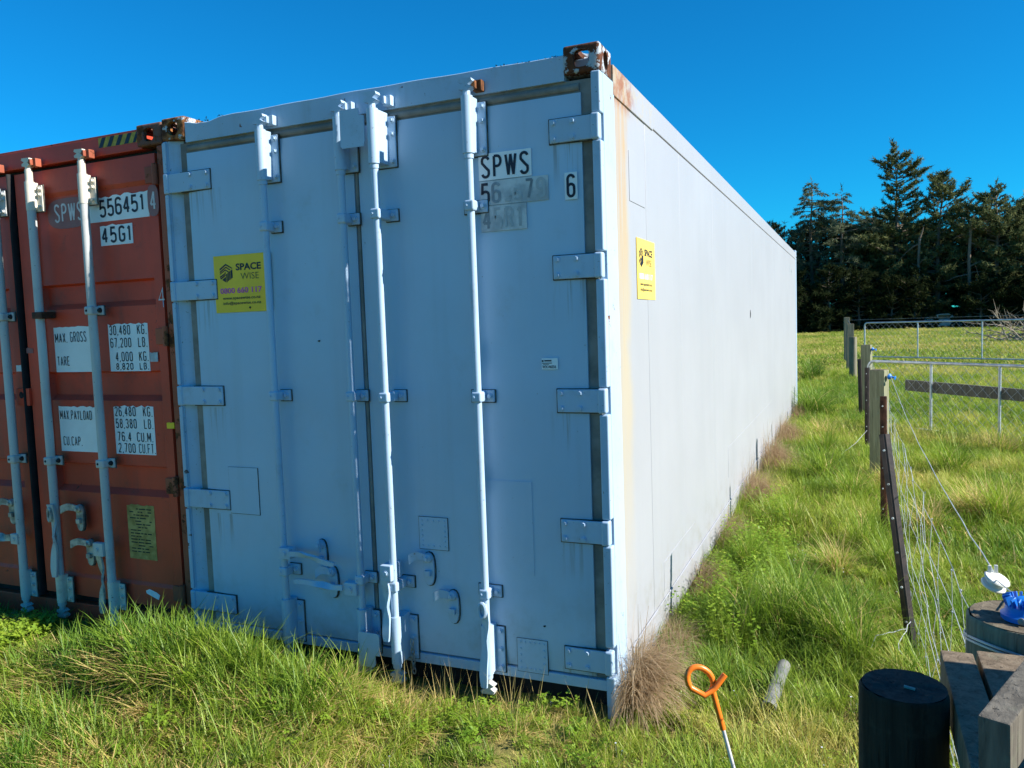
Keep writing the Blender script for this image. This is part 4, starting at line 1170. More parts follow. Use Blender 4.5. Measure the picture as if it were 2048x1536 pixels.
# pipe offcut on the grass
PP = MB()
n_ = 22
p0, p1 = Vector((3.055, .22, .034)), Vector((3.085, .68, .040))
rows = []
for (p, r_) in ((p0, .025), (p0, .031), (p0.lerp(p1, .35), .032), (p0.lerp(p1, .7), .030), (p1, .030), (p1, .025), (p0, .025)):
    rows.append([PP.bm.verts.new(p + Vector((r_ * cos(2 * pi * j / n_), 0, r_ * sin(2 * pi * j / n_)))) for j in range(n_)])
for A, B in zip(rows[:-1], rows[1:]):
    for j in range(n_): PP.bm.faces.new((A[j], A[(j + 1) % n_], B[(j + 1) % n_], B[j]))
tag(PP.build('pipe_offcut', 'pvc', None), 'short grey pipe offcut lying in the grass beside the orange standard', 'pipe')

# ------------------------------------------------------------------ grass
def blade_set(n, rad, h, lean, curve, width, seed, segs=3, dirbias=None, flop=0.0, drymix=0.0):
    """n curved tapering blades; returns verts, faces, per-vertex blade value, dryness, height along blade"""
    g = np.random.RandomState(seed)
    V, Fc, bv, dr, hv = [], [], [], [], []
    for i in range(n):
        a0 = g.uniform(0, 2 * pi); r0 = rad * math.sqrt(g.uniform())
        p = np.array([r0 * cos(a0), r0 * sin(a0), -.01])
        az = g.uniform(0, 2 * pi) if dirbias is None else g.normal(dirbias, .7)
        L = g.uniform(h[0], h[1]); th = abs(g.normal(0, lean)) + flop * g.uniform(.5, 1.2)
        cv = g.uniform(.3, 1.0) * curve
        wd = width * g.uniform(.7, 1.3); sv = np.array([-sin(az), cos(az), 0])
        tw = g.uniform(-.7, .7)
        val, dry = g.uniform(), 1.0 if g.uniform() < drymix else 0.0
        i0 = len(V)
        for s in range(segs + 1):
            t = s / segs
            wv = wd * (1 - t ** 1.7) * (.75 + .5 * t if t < .5 else 1)
            side = sv * cos(tw * t) + np.array([cos(az), sin(az), 0]) * sin(tw * t)
            if s == segs: V.append(p.copy()); bv.append(val); dr.append(dry); hv.append(t)
            else:
                V += [p - side * wv / 2, p + side * wv / 2]; bv += [val] * 2; dr += [dry] * 2; hv += [t] * 2
            ang = th + cv * (t + .5 / segs)
            ang = min(ang, 1.75)
            p = p + L / segs * np.array([sin(ang) * cos(az), sin(ang) * sin(az), cos(ang)])
            p[2] = max(p[2], .004)
        for s in range(segs - 1): Fc.append((i0 + 2 * s, i0 + 2 * s + 1, i0 + 2 * s + 3, i0 + 2 * s + 2))
        Fc.append((i0 + 2 * segs - 2, i0 + 2 * segs - 1, i0 + 2 * segs))
    return np.array(V), Fc, bv, dr, hv
def leaf_set(n, rad, h, size, seed, lobes=3):
    g = np.random.RandomState(seed); V, Fc, bv, dr, hv = [], [], [], [], []
    for i in range(n):
        a0 = g.uniform(0, 2 * pi); r0 = rad * math.sqrt(g.uniform())
        top = np.array([r0 * cos(a0), r0 * sin(a0), g.uniform(*h)]); val = g.uniform()
        tilt = g.normal(0, .35, 2)
        for l in range(lobes):
            a = 2 * pi * l / lobes + a0; s = size * g.uniform(.7, 1.2)
            u = np.array([cos(a), sin(a), tilt[0] * cos(a) + tilt[1] * sin(a) + .1]); v = np.array([-sin(a), cos(a), -tilt[0] * sin(a) + tilt[1] * cos(a)])
            i0 = len(V); pts = [top, top + u * s * .45 - v * s * .42, top + u * s * .95 - v * s * .30, top + u * s * .95 + v * s * .30, top + u * s * .45 + v * s * .42]
            V += pts; bv += [val] * 5; dr += [0] * 5; hv += [.8] * 5; Fc += [(i0, i0 + 1, i0 + 2), (i0, i0 + 2, i0 + 3), (i0, i0 + 3, i0 + 4)]
        i0 = len(V); w_ = .0012
        V += [np.array([r0 * cos(a0) * .6 - w_, r0 * sin(a0) * .6, 0]), np.array([r0 * cos(a0) * .6 + w_, r0 * sin(a0) * .6, 0]), top]; bv += [val] * 3; dr += [0] * 3; hv += [.3] * 3; Fc.append((i0, i0 + 1, i0 + 2))
    return np.array(V), Fc, bv, dr, hv
def grass_mat(name, dark, light, straw, trans=.42):
    m = NT(name)
    def at(nm, typ='GEOMETRY'):
        a = m.n('ShaderNodeAttribute'); a.attribute_name = nm; a.attribute_type = typ; return a.outputs['Fac']
    tint = at('tint', 'INSTANCER'); bv = at('bv'); dr = at('dry'); hv = at('hv')
    f = m.math('ADD', m.math('MULTIPLY', tint, .75), m.math('MULTIPLY', bv, .35))
    c = m.mix(f, dark, light)
    c = m.mix(m.math('MULTIPLY', m.ramp(hv, .45, 0.0), .55), c, (.16, .14, .055))      # paler, yellowed stem bases
    c = m.mix(m.ramp(m.math('ADD', dr, m.math('MULTIPLY', m.ramp(bv, .91, .97), .6)), .3, .9), c, straw)
    c = m.mix(m.math('MULTIPLY', m.ramp(m.math('ADD', tint, m.math('MULTIPLY', bv, .3)), .85, 1.25), .65), c, straw)
    m.t.nodes.remove(m.b)
    d = m.n('ShaderNodeBsdfDiffuse'); t = m.n('ShaderNodeBsdfTranslucent'); g = m.n('ShaderNodeBsdfGlossy')
    m.put(d.inputs['Color'], c); m.put(t.inputs['Color'], c)
    g.inputs['Roughness'].default_value = .5; g.inputs['Color'].default_value = (.9, .9, .9, 1)
    x = m.n('ShaderNodeMixShader'); x.inputs[0].default_value = trans
    m.t.links.new(d.outputs[0], x.inputs[1]); m.t.links.new(t.outputs[0], x.inputs[2])
    y = m.n('ShaderNodeMixShader'); y.inputs[0].default_value = .022
    m.t.links.new(x.outputs[0], y.inputs[1]); m.t.links.new(g.outputs[0], y.inputs[2])
    m.t.links.new(y.outputs[0], m.out.inputs['Surface'])
    return m.m
M['grass'] = grass_mat('grass_blades', (.100, .225, .020), (.420, .510, .050), (.68, .52, .20))
M['leaf'] = grass_mat('weed_leaves', (.130, .270, .018), (.360, .480, .045), (.42, .46, .06))
M['straw'] = grass_mat('dry_grass_blades', (.38, .26, .145), (.88, .70, .46), (.88, .72, .48), .5)

M['petal'] = plain('small_white_petals', (.75, .76, .84), .6, 0, .08, 50)
TUFTS = bpy.data.collections.new('grass_sources')
def source(i, name, data, mat):
    V, Fc, bv, dr, hv = data
    me = npmesh(name, V.tolist(), Fc)
    for nm, arr in (('bv', bv), ('dry', dr), ('hv', hv)):
        a = me.attributes.new(nm, 'FLOAT', 'POINT'); a.data.foreach_set('value', np.array(arr, dtype=np.float32))
    me.materials.append(M[mat])
    o = bpy.data.objects.new('%02d_%s' % (i, name), me); TUFTS.objects.link(o)
SRC = [
 ('short', blade_set(26, .055, (.05, .13), .40, .9, .0066, 1), 'grass'),
 ('short', blade_set(26, .060, (.06, .16), .50, 1.0, .0070, 2, drymix=.04), 'grass'),
 ('mid', blade_set(24, .060, (.10, .24), .45, 1.2, .0076, 3, 4, drymix=.04), 'grass'),
 ('long', blade_set(26, .060, (.18, .38), .35, 1.35, .0080, 4, 5), 'grass'),
 ('long', blade_set(26, .070, (.18, .36), .60, 1.25, .0085, 5, 5, drymix=.12), 'grass'),
 ('flop', blade_set(24, .090, (.11, .26), .40, .9, .0092, 6, 4, dirbias=.4, flop=.95, drymix=.30), 'grass'),
 ('flop', blade_set(24, .090, (.10, .23), .45, .9, .0086, 7, 4, dirbias=.4, flop=1.05, drymix=.48), 'grass'),
 ('thatch', blade_set(34, .090, (.06, .20), .4, .5, .0060, 8, 3, flop=1.15, drymix=.75), 'grass'),
 ('clover', leaf_set(22, .070, (.02, .09), .016, 9, 3), 'leaf'),
 ('chickweed', leaf_set(60, .085, (.02, .24), .010, 10, 4), 'leaf'),
 ('patch', blade_set(120, .34, (.07, .20), .4, .9, .010, 11, 3, drymix=.05), 'grass'),
 ('patch', blade_set(120, .36, (.05, .15), .5, .8, .010, 12, 3, flop=.35, drymix=.20), 'grass'),
 ('field', blade_set(150, 1.0, (.08, .22), .45, .8, .026, 13, 2, flop=.2, drymix=.05), 'grass'),
 ('field', blade_set(150, 1.0, (.06, .18), .5, .8, .026, 14, 2, flop=.5, drymix=.30), 'grass'),
 ('tussock', blade_set(110, .075, (.28, .55), .50, 1.45, .0066, 15, 6, drymix=.06), 'grass'),
 ('tussock', blade_set(120, .085, (.22, .46), .60, 1.5, .0070, 16, 6, drymix=.38), 'grass'),
 ('seedstem', blade_set(6, .05, (.16, .34), .20, .3, .0036, 17, 3, drymix=.9), 'grass'),
]
SRC.append(('flower', leaf_set(3, .05, (.05, .12), .0058, 18, 5), 'petal'))
for i, (nm, dat, mt) in enumerate(SRC): source(i, nm, dat, mt)

def inview(x, y, margin=.22):
    d = np.stack([x - CAM.x, y - CAM.y, np.full_like(x, -CAM.z)], -1)
    zz = d @ np.array(F_); px = (d @ np.array(R_)) / np.maximum(zz, .05) / (1024 / 1587.87); py = (d @ np.array(U_)) / np.maximum(zz, .05) / (768 / 1587.87)
    return (zz > .2) & (np.abs(px) < 1 + margin) & (py > -1.55) & (py < 1.5)
PTS = []
def scatter(x0, x1, y0, y1, dens, fn, margin=.22):
    n = int((x1 - x0) * (y1 - y0) * dens)
    x = NR.uniform(x0, x1, n); y = NR.uniform(y0, y1, n)
    ok = inview(x, y, margin)
    ok &= ~((x > -2.55) & (x < 2.45) & (y > -.015) & (y < 12.3))
    x, y = x[ok], y[ok]
    fn(x, y)
def add(x, y, kind, s, tint, sz=None):
    n = len(x)
    if not n: return
    kind = np.broadcast_to(kind, n); s = np.broadcast_to(s, n); tint = np.clip(np.broadcast_to(tint, n), 0, 1); sz = s if sz is None else np.broadcast_to(sz, n)
    PTS.append((x, y, kind.astype(int), s * NR.uniform(.8, 1.25, n), sz * NR.uniform(.8, 1.25, n), tint, NR.uniform(0, 2 * pi, n)))
def pick(n, kinds, p): return NR.choice(kinds, n, p=np.array(p) / sum(p))
def tintf(x, y): return np.clip(2.0 * (fbm(x, y, .8, 21) - .5) + 1.6 * (fbm(x, y, 4, 31) - .5) + .52, 0, 1) + NR.uniform(-.15, .15, len(x))
def near_front(x, y):
    mound = np.exp(-((x - .38) / 1.15) ** 2 - ((y + .60) / .62) ** 2)
    rightish = 1 / (1 + np.exp(-(x - 1.45) / .15))
    n = len(x); u = NR.uniform(0, 1, n)
    t = tintf(x, y)
    longp = fbm(x, y, .55, 41)
    k = np.where(u < .30, pick(n, [0, 1, 2], [1, 1, 1]), np.where(u < .30 + .48 * (1 - rightish), pick(n, [3, 4, 5, 6], [.25, .45, 1.8, 1.7]), np.where(u < .90, pick(n, [0, 1, 2, 4, 5], [1, 1.2, 1.1, .25, .35]), pick(n, [7, 8], [1.6, 1]))))
    k = np.where((longp > .55) & (u > .45) & (u < .8), pick(n, [6, 7], [1, .8]), k)
    s = .60 + .34 * mound - .14 * rightish
    near_wall = np.exp(-np.abs(y) / .12)
    s = s * (1 - .35 * near_wall * rightish)
    add(x, y, k, s, t)
scatter(-4.2, 2.42, -2.3, -.02, 560, near_front, .4)
def fringe(x, y):      # longer upright blades on the crest of the mound
    m = NR.uniform(0, 1, len(x)) < np.exp(-(np.abs(x - .42) / .75) ** 3 - ((y + .42) / .18) ** 2)
    add(x[m], y[m], pick(m.sum(), [3, 4], [1, 1]), .8, tintf(x[m], y[m]) * .8)
scatter(-1.2, 1.6, -.75, -.10, 210, fringe)
def mat_straw(x, y):      # flattened, dead-looking patches in the long grass
    m = fbm(x, y, .5, 71) > .50
    add(x[m], y[m], pick(m.sum(), [6, 7, 7], [1, 1, 1]), .95, NR.uniform(.5, 1, m.sum()))
scatter(-2.6, 1.7, -1.5, -.35, 240, mat_straw)
scatter(-3.2, -.9, -.62, -.12, 260, lambda x, y: add(x, y, 8, 1.15, .35 + .4 * NR.uniform(size=len(x))))
scatter(1.0, 2.5, -.6, -.05, 60, lambda x, y: add(x, y, 8, .7, tintf(x, y) * .6))
scatter(1.2, 2.45, -.35, -.03, 70, lambda x, y: add(x, y, 16, .8, tintf(x, y)))
def strip_near(x, y):
    n = len(x); u = NR.uniform(0, 1, n); t = tintf(x, y)
    wall = np.clip(1 - (x - 2.44) / .45, 0, 1); lush = fbm(x, y, .8, 51)
    k = np.where(u < .46, pick(n, [0, 1, 2], [.8, 1, 1.2]), np.where(u < .72, np.where(lush > .5, pick(n, [3, 4], [1, 1]), pick(n, [5, 6, 1], [.8, .8, 1])), np.where(u < .93, pick(n, [1, 2, 7], [1, 1, .5]), 8)))
    add(x, y, k, .58 - .06 * wall, t - .15 * (lush > .55))
scatter(2.44, 6.6, -2.2, 3.2, 480, strip_near, .4)
scatter(-9, -2.7, -2.6, 9, 12, lambda x, y: add(x, y, pick(len(x), [10, 11], [1, 1]), 1, tintf(x, y)), .8)
scatter(3.4, 9, -2.5, 9, 8, lambda x, y: add(x, y, pick(len(x), [10, 11], [1, 1]), 1, tintf(x, y), .7), .8)
scatter(2.46, 2.95, .9, 4.2, 70, lambda x, y: add(x, y, 9, NR.uniform(.5, 1.0, len(x)), .15 + .6 * NR.uniform(size=len(x))))
def strip_mid(x, y):
    n = len(x); u = NR.uniform(0, 1, n); t = tintf(x, y)
    k = np.where(u < .55, pick(n, [1, 2], [1, 1.3]), np.where(u < .86, pick(n, [3, 4, 5, 6], [.6, .8, .7, .6]), pick(n, [7, 8], [1, .6])))
    add(x, y, k, .68, t)
scatter(2.44, 7.8, 3.2, 9, 300, strip_mid)
scatter(2.44, 7.8, 3.0, 9, 9, lambda x, y: add(x, y, pick(len(x), [10, 11], [1, 1]), 1, tintf(x, y)))
scatter(2.2, 12, 9, 24, 34, lambda x, y: add(x, y, pick(len(x), [10, 11, 11], [1, 1, 1]), 1.1, tintf(x, y), .75))
scatter(2.2, 12, 9, 22, 38, lambda x, y: add(x, y, pick(len(x), [2, 4, 6], [1, 1, .7]), .9, tintf(x, y)))
scatter(-6, 26, 22, 96, 3.2, lambda x, y: add(x, y, pick(len(x), [12, 13], [1, 1.1]), 1.1, tintf(x, y) + .06, .8))
scatter(1.2, 4.2, -1.2, 4, 5, lambda x, y: add(x, y, 17, .6, .5))
# tussocks
for (x, y, s, k, t) in ((4.35, 4.05, 1.25, 15, .8), (4.25, 4.2, 1.1, 15, .9), (4.45, 3.9, 1.1, 14, .5), (2.99, 1.10, 1.15, 14, .25), (3.15, 1.30, 1.2, 14, .2), (3.30, 1.15, 1.1, 14, .3), (3.05, 1.45, 1.1, 14, .15), (2.72, 10.9, 1.7, 14, .1), (2.85, 11.2, 1.6, 14, .15), (2.36, 18.6, 2.0, 14, .05), (2.50, 19.1, 1.8, 14, .1), (3.38, 1.0, .9, 14, .3), (2.72, 2.3, .9, 14, .35), (3.32, 4.65, 1.1, 14, .3), (3.92, 3.6, 1.0, 15, .5), (3.07, 5.5, 1.2, 14, .3), (4.35, 6.1, 1.2, 14, .35), (3.48, 3.0, 1.0, 14, .4), (3.30, 2.3, .9, 15, .6), (3.66, 5.3, .9, 15, .7), (3.6, 2.6, .8, 14, .4), (5.2, 5.2, 1.2, 15, .7), (2.9, 3.4, .9, 14, .4), (3.1, 7.3, 1.1, 14, .3), (2.95, 8.6, 1.2, 15, .6), (5.0, 7.5, 1.2, 15, .6), (3.72, .75, .8, 14, .35), (3.55, .35, .7, 15, .5)):
    n = 3
    add(x + NR.normal(0, .05, n), y + NR.normal(0, .05, n), k, s * .85, t)
q_ = lambda i: np.concatenate([p[i] for p in PTS])
px_, py_, pk_, ps_, pz_, pt_, pr_ = [q_(i) for i in range(7)]
def instancer(name, sel, label):
    n = int(sel.sum())
    me = bpy.data.meshes.new(name); me.vertices.add(n)
    me.vertices.foreach_set('co', np.stack([px_[sel], py_[sel], gh(px_[sel], py_[sel])], -1).astype(np.float32).ravel())
    def at(nm, typ, arr, key='value'):
        a = me.attributes.new(nm, typ, 'POINT'); a.data.foreach_set(key, arr.ravel())
    at('kind', 'INT', pk_[sel].astype(np.int32)); at('tint', 'FLOAT', pt_[sel].astype(np.float32))
    flopdir = np.where(np.isin(pk_[sel], [5, 6]), np.where(fbm(px_[sel], py_[sel], .8, 66) > .5, 3.3, .3) + 2.4 * (fbm(px_[sel], py_[sel], .5, 61) - .5) + NR.normal(0, .35, n), pr_[sel])
    at('rot', 'FLOAT_VECTOR', np.stack([NR.normal(0, .06, n), NR.normal(0, .06, n), flopdir], -1).astype(np.float32), 'vector')
    at('scl', 'FLOAT_VECTOR', np.stack([ps_[sel], ps_[sel], pz_[sel]], -1).astype(np.float32), 'vector')
    o = bpy.data.objects.new(name, me); COL.objects.link(o); o['kind'] = 'stuff'; o['label'] = label
    ng = bpy.data.node_groups.new(name + '_nodes', 'GeometryNodeTree')
    ng.interface.new_socket('Geometry', in_out='INPUT', socket_type='NodeSocketGeometry'); ng.interface.new_socket('Geometry', in_out='OUTPUT', socket_type='NodeSocketGeometry')
    N = ng.nodes.new; gi = N('NodeGroupInput'); go = N('NodeGroupOutput'); iop = N('GeometryNodeInstanceOnPoints'); ci = N('GeometryNodeCollectionInfo')
    ci.inputs['Collection'].default_value = TUFTS; ci.inputs['Separate Children'].default_value = True; ci.inputs['Reset Children'].default_value = True
    def na(nm, dt):
        a = N('GeometryNodeInputNamedAttribute'); a.data_type = dt; a.inputs['Name'].default_value = nm; return a.outputs['Attribute']
    e2r = N('FunctionNodeEulerToRotation'); Lk = ng.links.new
    Lk(na('rot', 'FLOAT_VECTOR'), e2r.inputs[0]); Lk(gi.outputs[0], iop.inputs['Points']); Lk(ci.outputs[0], iop.inputs['Instance'])
    iop.inputs['Pick Instance'].default_value = True
    Lk(na('kind', 'INT'), iop.inputs['Instance Index']); Lk(e2r.outputs[0], iop.inputs['Rotation']); Lk(na('scl', 'FLOAT_VECTOR'), iop.inputs['Scale'])
    Lk(iop.outputs[0], go.inputs[0])
    md = o.modifiers.new('scatter', 'NODES'); md.node_group = ng
    return o
weeds = np.isin(pk_, [8, 9, 17])
instancer('grass', ~weeds, 'green and straw-coloured pasture grass')
instancer('ground_weeds', weeds, 'small round-leaved weeds growing low in the grass')
print('grass points', len(px_))

# dead grass heaps along the wall
def dry_clump(x, y, r, h, n, seed, label, leanx=.5, thin=.0022, up=0):
    g = np.random.RandomState(seed); V, Fc, bv, dr, hv = [], [], [], [], []
    segs = 5
    for i in range(n):
        wd0 = g.uniform(); a0 = g.uniform(-1.5, 1.5); rr = r * math.sqrt(g.uniform())
        base = np.array([abs(rr * cos(a0)) * .5 + .015, rr * sin(a0), h * (1 - rr / r * .8) * g.uniform(.15, 1.0)])
        az = g.normal(math.atan2(base[1], base[0] + .05) * .8 - .35, .85); L = g.uniform(.5, 1.1) * h * .9 + .05
        th = g.uniform(.3, 1.3); cv = g.uniform(.8, 1.9); wd = thin * (.5 + 1.5 * wd0 ** 3); sv = np.array([-sin(az), cos(az), 0]); val = g.uniform(); p = base
        if i < up: th = g.uniform(0, .25); cv = .15; L *= 1.1
        i0 = len(V)
        for s in range(segs + 1):
            t = s / segs; wv = wd * (1 - .8 * t)
            q = p.copy(); q[2] = max(q[2], .006)
            V += [q - sv * wv / 2, q + sv * wv / 2]; bv += [val] * 2; dr += [0] * 2; hv += [.6] * 2
            ang = th + cv * t
            p = p + L / segs * np.array([sin(ang) * cos(az), sin(ang) * sin(az), cos(ang)])
            p[0] = max(p[0], .012)
        for s in range(segs): Fc.append((i0 + 2 * s, i0 + 2 * s + 1, i0 + 2 * s + 3, i0 + 2 * s + 2))
    me = npmesh('dry_grass_clump', np.array(V).tolist(), Fc)
    for nm, arr in (('bv', bv), ('dry', dr), ('hv', hv)):
        a = me.attributes.new(nm, 'FLOAT', 'POINT'); a.data.foreach_set('value', np.array(arr, dtype=np.float32))
    o = put('dry_grass_clump', me, 'straw', None, 0, (x, y, on_ground(x, y))); tag(o, label, 'dry grass', 'dead grass clumps along the container wall')
dry_clump(2.447, .18, .175, .27, 1200, 1, 'big brown dead grass heap against the near corner of the white container', up=35, thin=.0042)
dry_clump(2.447, .74, .26, .14, 1000, 2, 'matted brown dead grass just behind the big corner heap', up=90)
dry_clump(2.447, 1.85, .24, .15, 800, 3, 'low pinkish-brown dead clump among the chickweed at the wall', up=25)
dry_clump(2.447, 2.95, .26, .18, 800, 4, 'small dead clump just before the two tall wall-side clumps', up=30)
dry_clump(2.447, 4.4, .36, .28, 1500, 5, 'dead clump with tall bare stalks halfway along the wall', thin=.003, up=110)
dry_clump(2.447, 6.2, .40, .30, 1500, 6, 'rounded tan dead clump behind the one with bare stalks', thin=.0035, up=160)
dry_clump(2.447, 8.1, .42, .28, 1400, 7, 'second-farthest tan dead clump at the foot of the wall', thin=.004, up=140)
dry_clump(2.447, 10.8, .40, .22, 900, 8, 'farthest dead clump near the rear corner of the white container', thin=.004, up=60)

# ------------------------------------------------------------------ shelter belt of conifers
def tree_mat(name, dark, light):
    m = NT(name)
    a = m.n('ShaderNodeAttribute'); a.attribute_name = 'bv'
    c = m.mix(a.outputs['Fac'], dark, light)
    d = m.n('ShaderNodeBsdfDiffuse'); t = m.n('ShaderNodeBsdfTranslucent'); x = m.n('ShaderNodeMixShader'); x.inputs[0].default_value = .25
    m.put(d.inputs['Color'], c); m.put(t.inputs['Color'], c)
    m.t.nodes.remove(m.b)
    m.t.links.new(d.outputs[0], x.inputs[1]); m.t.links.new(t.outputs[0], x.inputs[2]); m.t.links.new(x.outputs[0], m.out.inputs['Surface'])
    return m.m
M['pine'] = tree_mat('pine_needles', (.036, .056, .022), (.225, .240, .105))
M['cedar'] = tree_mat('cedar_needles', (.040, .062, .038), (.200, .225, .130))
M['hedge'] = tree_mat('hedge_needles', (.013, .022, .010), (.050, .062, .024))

def conifer(x, y, H, R, kind, seed, label, zlow=.10, dens=1.0, name='conifer_tree', top=.0, thin=1.0, lean=0.0):
    g = np.random.RandomState(seed)
    t = thing(name, label, 'tree', (x, y, on_ground(x, y)), 'conifers of the shelter belt')
    base = np.array([x, y, on_ground(x, y)])
    # trunk and limbs
    b = MB(); tp = []
    wob = g.normal(0, .12, (7, 2))
    def axis(z):
        u = z / H
        k = np.interp(u, np.linspace(0, 1, 7), wob[:, 0]); l = np.interp(u, np.linspace(0, 1, 7), wob[:, 1])
        return np.array([k * u + lean * u * H, l * u, z])
    zs = np.linspace(-.2, H * .97, 12)
    r0 = .018 * H + .05
    b.tube([tuple(base + axis(z)) for z in zs], r0, 8, radii=[max(.015, r0 * (1 - .96 * max(z, 0) / H)) for z in zs])
    tips = []      # foliage spray origins: position, direction, size
    z = zlow * H
    while z < H * .985:
        u = (z / H - zlow) / (1 - zlow)
        if kind == 'cedar': prof = (.12 + .88 * (1 - u) ** .7) * (.75 + .45 * math.sin(u * 9 + seed) ** 2)
        elif kind == 'pine': prof = (.14 + .86 * min(1, (1 - u) * 1.9) ** .75) * (.8 + .3 * math.sin(u * 11 + seed))
        else: prof = min(1, (1 - u) * 2.2) ** .6 * (.85 + .25 * math.sin(u * 7 + seed))
        nb = g.randint(4, 7) if kind != 'cedar' else g.randint(3, 6)
        a0 = g.uniform(0, 6.28)
        for k in range(nb):
            if g.uniform() < .10: continue
            az = a0 + 2 * pi * k / nb + g.normal(0, .3)
            L = max(.25, 1.25 * R * prof * g.uniform(.5, 1.2) * (1 + (.38 if kind == 'pine' else .2) * math.sin(az + seed * 1.7 + z * .55)))
            el = (.50 - .55 * (1 - u)) + g.normal(0, .14) if kind != 'cedar' else (.32 - .35 * (1 - u)) + g.normal(0, .10)
            d = np.array([cos(az) * cos(el), sin(az) * cos(el), sin(el)])
            P = [base + axis(z)]
            ns = 5
            for s in range(ns):
                d2 = d + np.array([0, 0, (.10 if kind != 'cedar' else -.34) * s / ns * 2])
                d2 = d2 / np.linalg.norm(d2)
                P.append(P[-1] + d2 * L / ns + g.normal(0, .03 * L, 3) * .5)
            if L > .5: b.tube([tuple(p) for p in P], .02 + .012 * L, 4, radii=[(.02 + .014 * L) * (1 - .8 * i / ns) for i in range(ns + 1)], caps=False)
            m = max(4, int(L * 6.5 * dens))
            for q in range(m):
                f = g.uniform(.25, 1.02) ** .8
                i = min(int(f * ns), ns - 1); p = P[i] + (P[i + 1] - P[i]) * (f * ns - i)
                dd = (P[i + 1] - P[i]); dd = dd / (np.linalg.norm(dd) + 1e-6)
                sd = np.cross(dd, [0, 0, 1]); sgn = g.choice([-1, 1])
                dirn = dd * .7 + sd * sgn * g.uniform(.1, .9) + np.array([0, 0, g.normal(.12 if kind != 'cedar' else -.30, .2)])
                tips.append((p + sd * sgn * g.uniform(0, .22) * L * (1.1 - f) * .8, dirn / np.linalg.norm(dirn), g.uniform(.35, .75) * (1 if kind != 'cedar' else .9) * min(1, .5 + .3 * L)))
        z += (.40 if kind != 'cedar' else .52) * g.uniform(.7, 1.3) / thin
    tips.append((base + axis(H * .96), np.array([0, 0, 1.0]), .8))
    b.build('trunk', 'bark', t, 60)
    T0 = np.array([p for p, d, s in tips]); D = np.array([d for p, d, s in tips]); S = np.array([s for p, d, s in tips])
    nt_ = len(T0); nn = 17
    bvc = np.clip(g.normal(.5, .22, nt_), 0, 1)
    T0r = np.repeat(T0, nn, 0); Dr = np.repeat(D, nn, 0); Sr = np.repeat(S, nn)
    al = g.uniform(0, 1, nt_ * nn)
    o0 = T0r + Dr * (al * Sr)[:, None] + g.normal(0, .05, (nt_ * nn, 3)) * Sr[:, None]
    nd = Dr * .55 + g.normal(0, .55, (nt_ * nn, 3)); nd /= np.linalg.norm(nd, axis=1)[:, None]
    ln = Sr * g.uniform(.35, .75, nt_ * nn)
    sv = np.cross(nd, g.normal(0, 1, (nt_ * nn, 3))); sv /= np.linalg.norm(sv, axis=1)[:, None] + 1e-9
    wd = g.uniform(.024, .055, nt_ * nn) * (1.1 if kind != 'cedar' else .8)
    V = np.empty((nt_ * nn, 3, 3)); V[:, 0] = o0 - sv * wd[:, None]; V[:, 1] = o0 + sv * wd[:, None]; V[:, 2] = o0 + nd * ln[:, None]
    V = V.reshape(-1, 3) - base
    me = bpy.data.meshes.new('crown'); n = nt_ * nn
    me.vertices.add(n * 3); me.vertices.foreach_set('co', V.astype(np.float32).ravel())
    me.loops.add(n * 3); me.loops.foreach_set('vertex_index', np.arange(n * 3, dtype=np.int32))
    me.polygons.add(n); me.polygons.foreach_set('loop_start', np.arange(0, n * 3, 3, dtype=np.int32)); me.polygons.foreach_set('loop_total', np.full(n, 3, dtype=np.int32))
    me.update()
    a = me.attributes.new('bv', 'FLOAT', 'POINT'); a.data.foreach_set('value', np.repeat(np.repeat(bvc, nn) + g.normal(0, .12, n), 3).astype(np.float32))
    put('crown', me, {'cedar': 'cedar', 'hedge': 'hedge'}.get(kind, 'pine'), t, 0)
    return n
ntri = 0
for i, (x, y, H, R, kind, lab, kw) in enumerate((
    (-2.9, 81, 10.6, 3.0, 'cedar', 'low dark conifer just showing over the rear corner of the white container', dict(dens=1.0)),
    (-.45, 82, 14.8, 3.5, 'cedar', 'thin drooping cedar, leftmost tall tree of the shelter belt', dict(dens=1.15, thin=1.15)),
    (2.35, 80, 13.4, 3.2, 'cedar', 'flat-topped sparse cedar, second tall tree from the left', dict(dens=1.15, thin=1.1)),
    (5.1, 84, 11.6, 3.0, 'pine', 'lower bushy pine between the flat-topped cedar and the tallest pine', {}),
    (7.1, 82, 16.6, 3.3, 'pine', 'tallest pointed pine of the shelter belt', dict(dens=1.15)),
    (10.5, 81, 14.0, 2.9, 'pine', 'broad-topped pine just right of the tallest pine', dict(dens=1.0, lean=.02)),
    (13.0, 83, 11.6, 2.5, 'pine', 'open pine with bare trunk showing, right of the broad-topped pine', dict(zlow=.45, dens=.8, thin=.8)),
    (15.2, 80, 12.9, 2.6, 'pine', 'pointed pine near the right frame edge', dict(dens=1.1)),
    (17.4, 81, 11.6, 3.0, 'pine', 'dense round-shouldered pine at the right frame edge', dict(dens=1.1)),
    (20.6, 82, 12.4, 3.0, 'pine', 'pine just outside the right frame edge', {}),
    (24.0, 82, 12.0, 3.0, 'pine', 'last pine beyond the right frame edge', {}))):
    ntri += conifer(x, y, H, R, kind, 100 + i, lab, **kw)
HL = ['left-hand', 'second', 'third', 'fourth', 'fifth', 'sixth', 'seventh', 'eighth', 'ninth', 'tenth', 'eleventh', 'twelfth', 'thirteenth']
HX = [-4.6, -1.7, .9, 3.4, 5.8, 8.6, 11.0, 13.6, 16.0, 18.6, 21.4, 24.2]
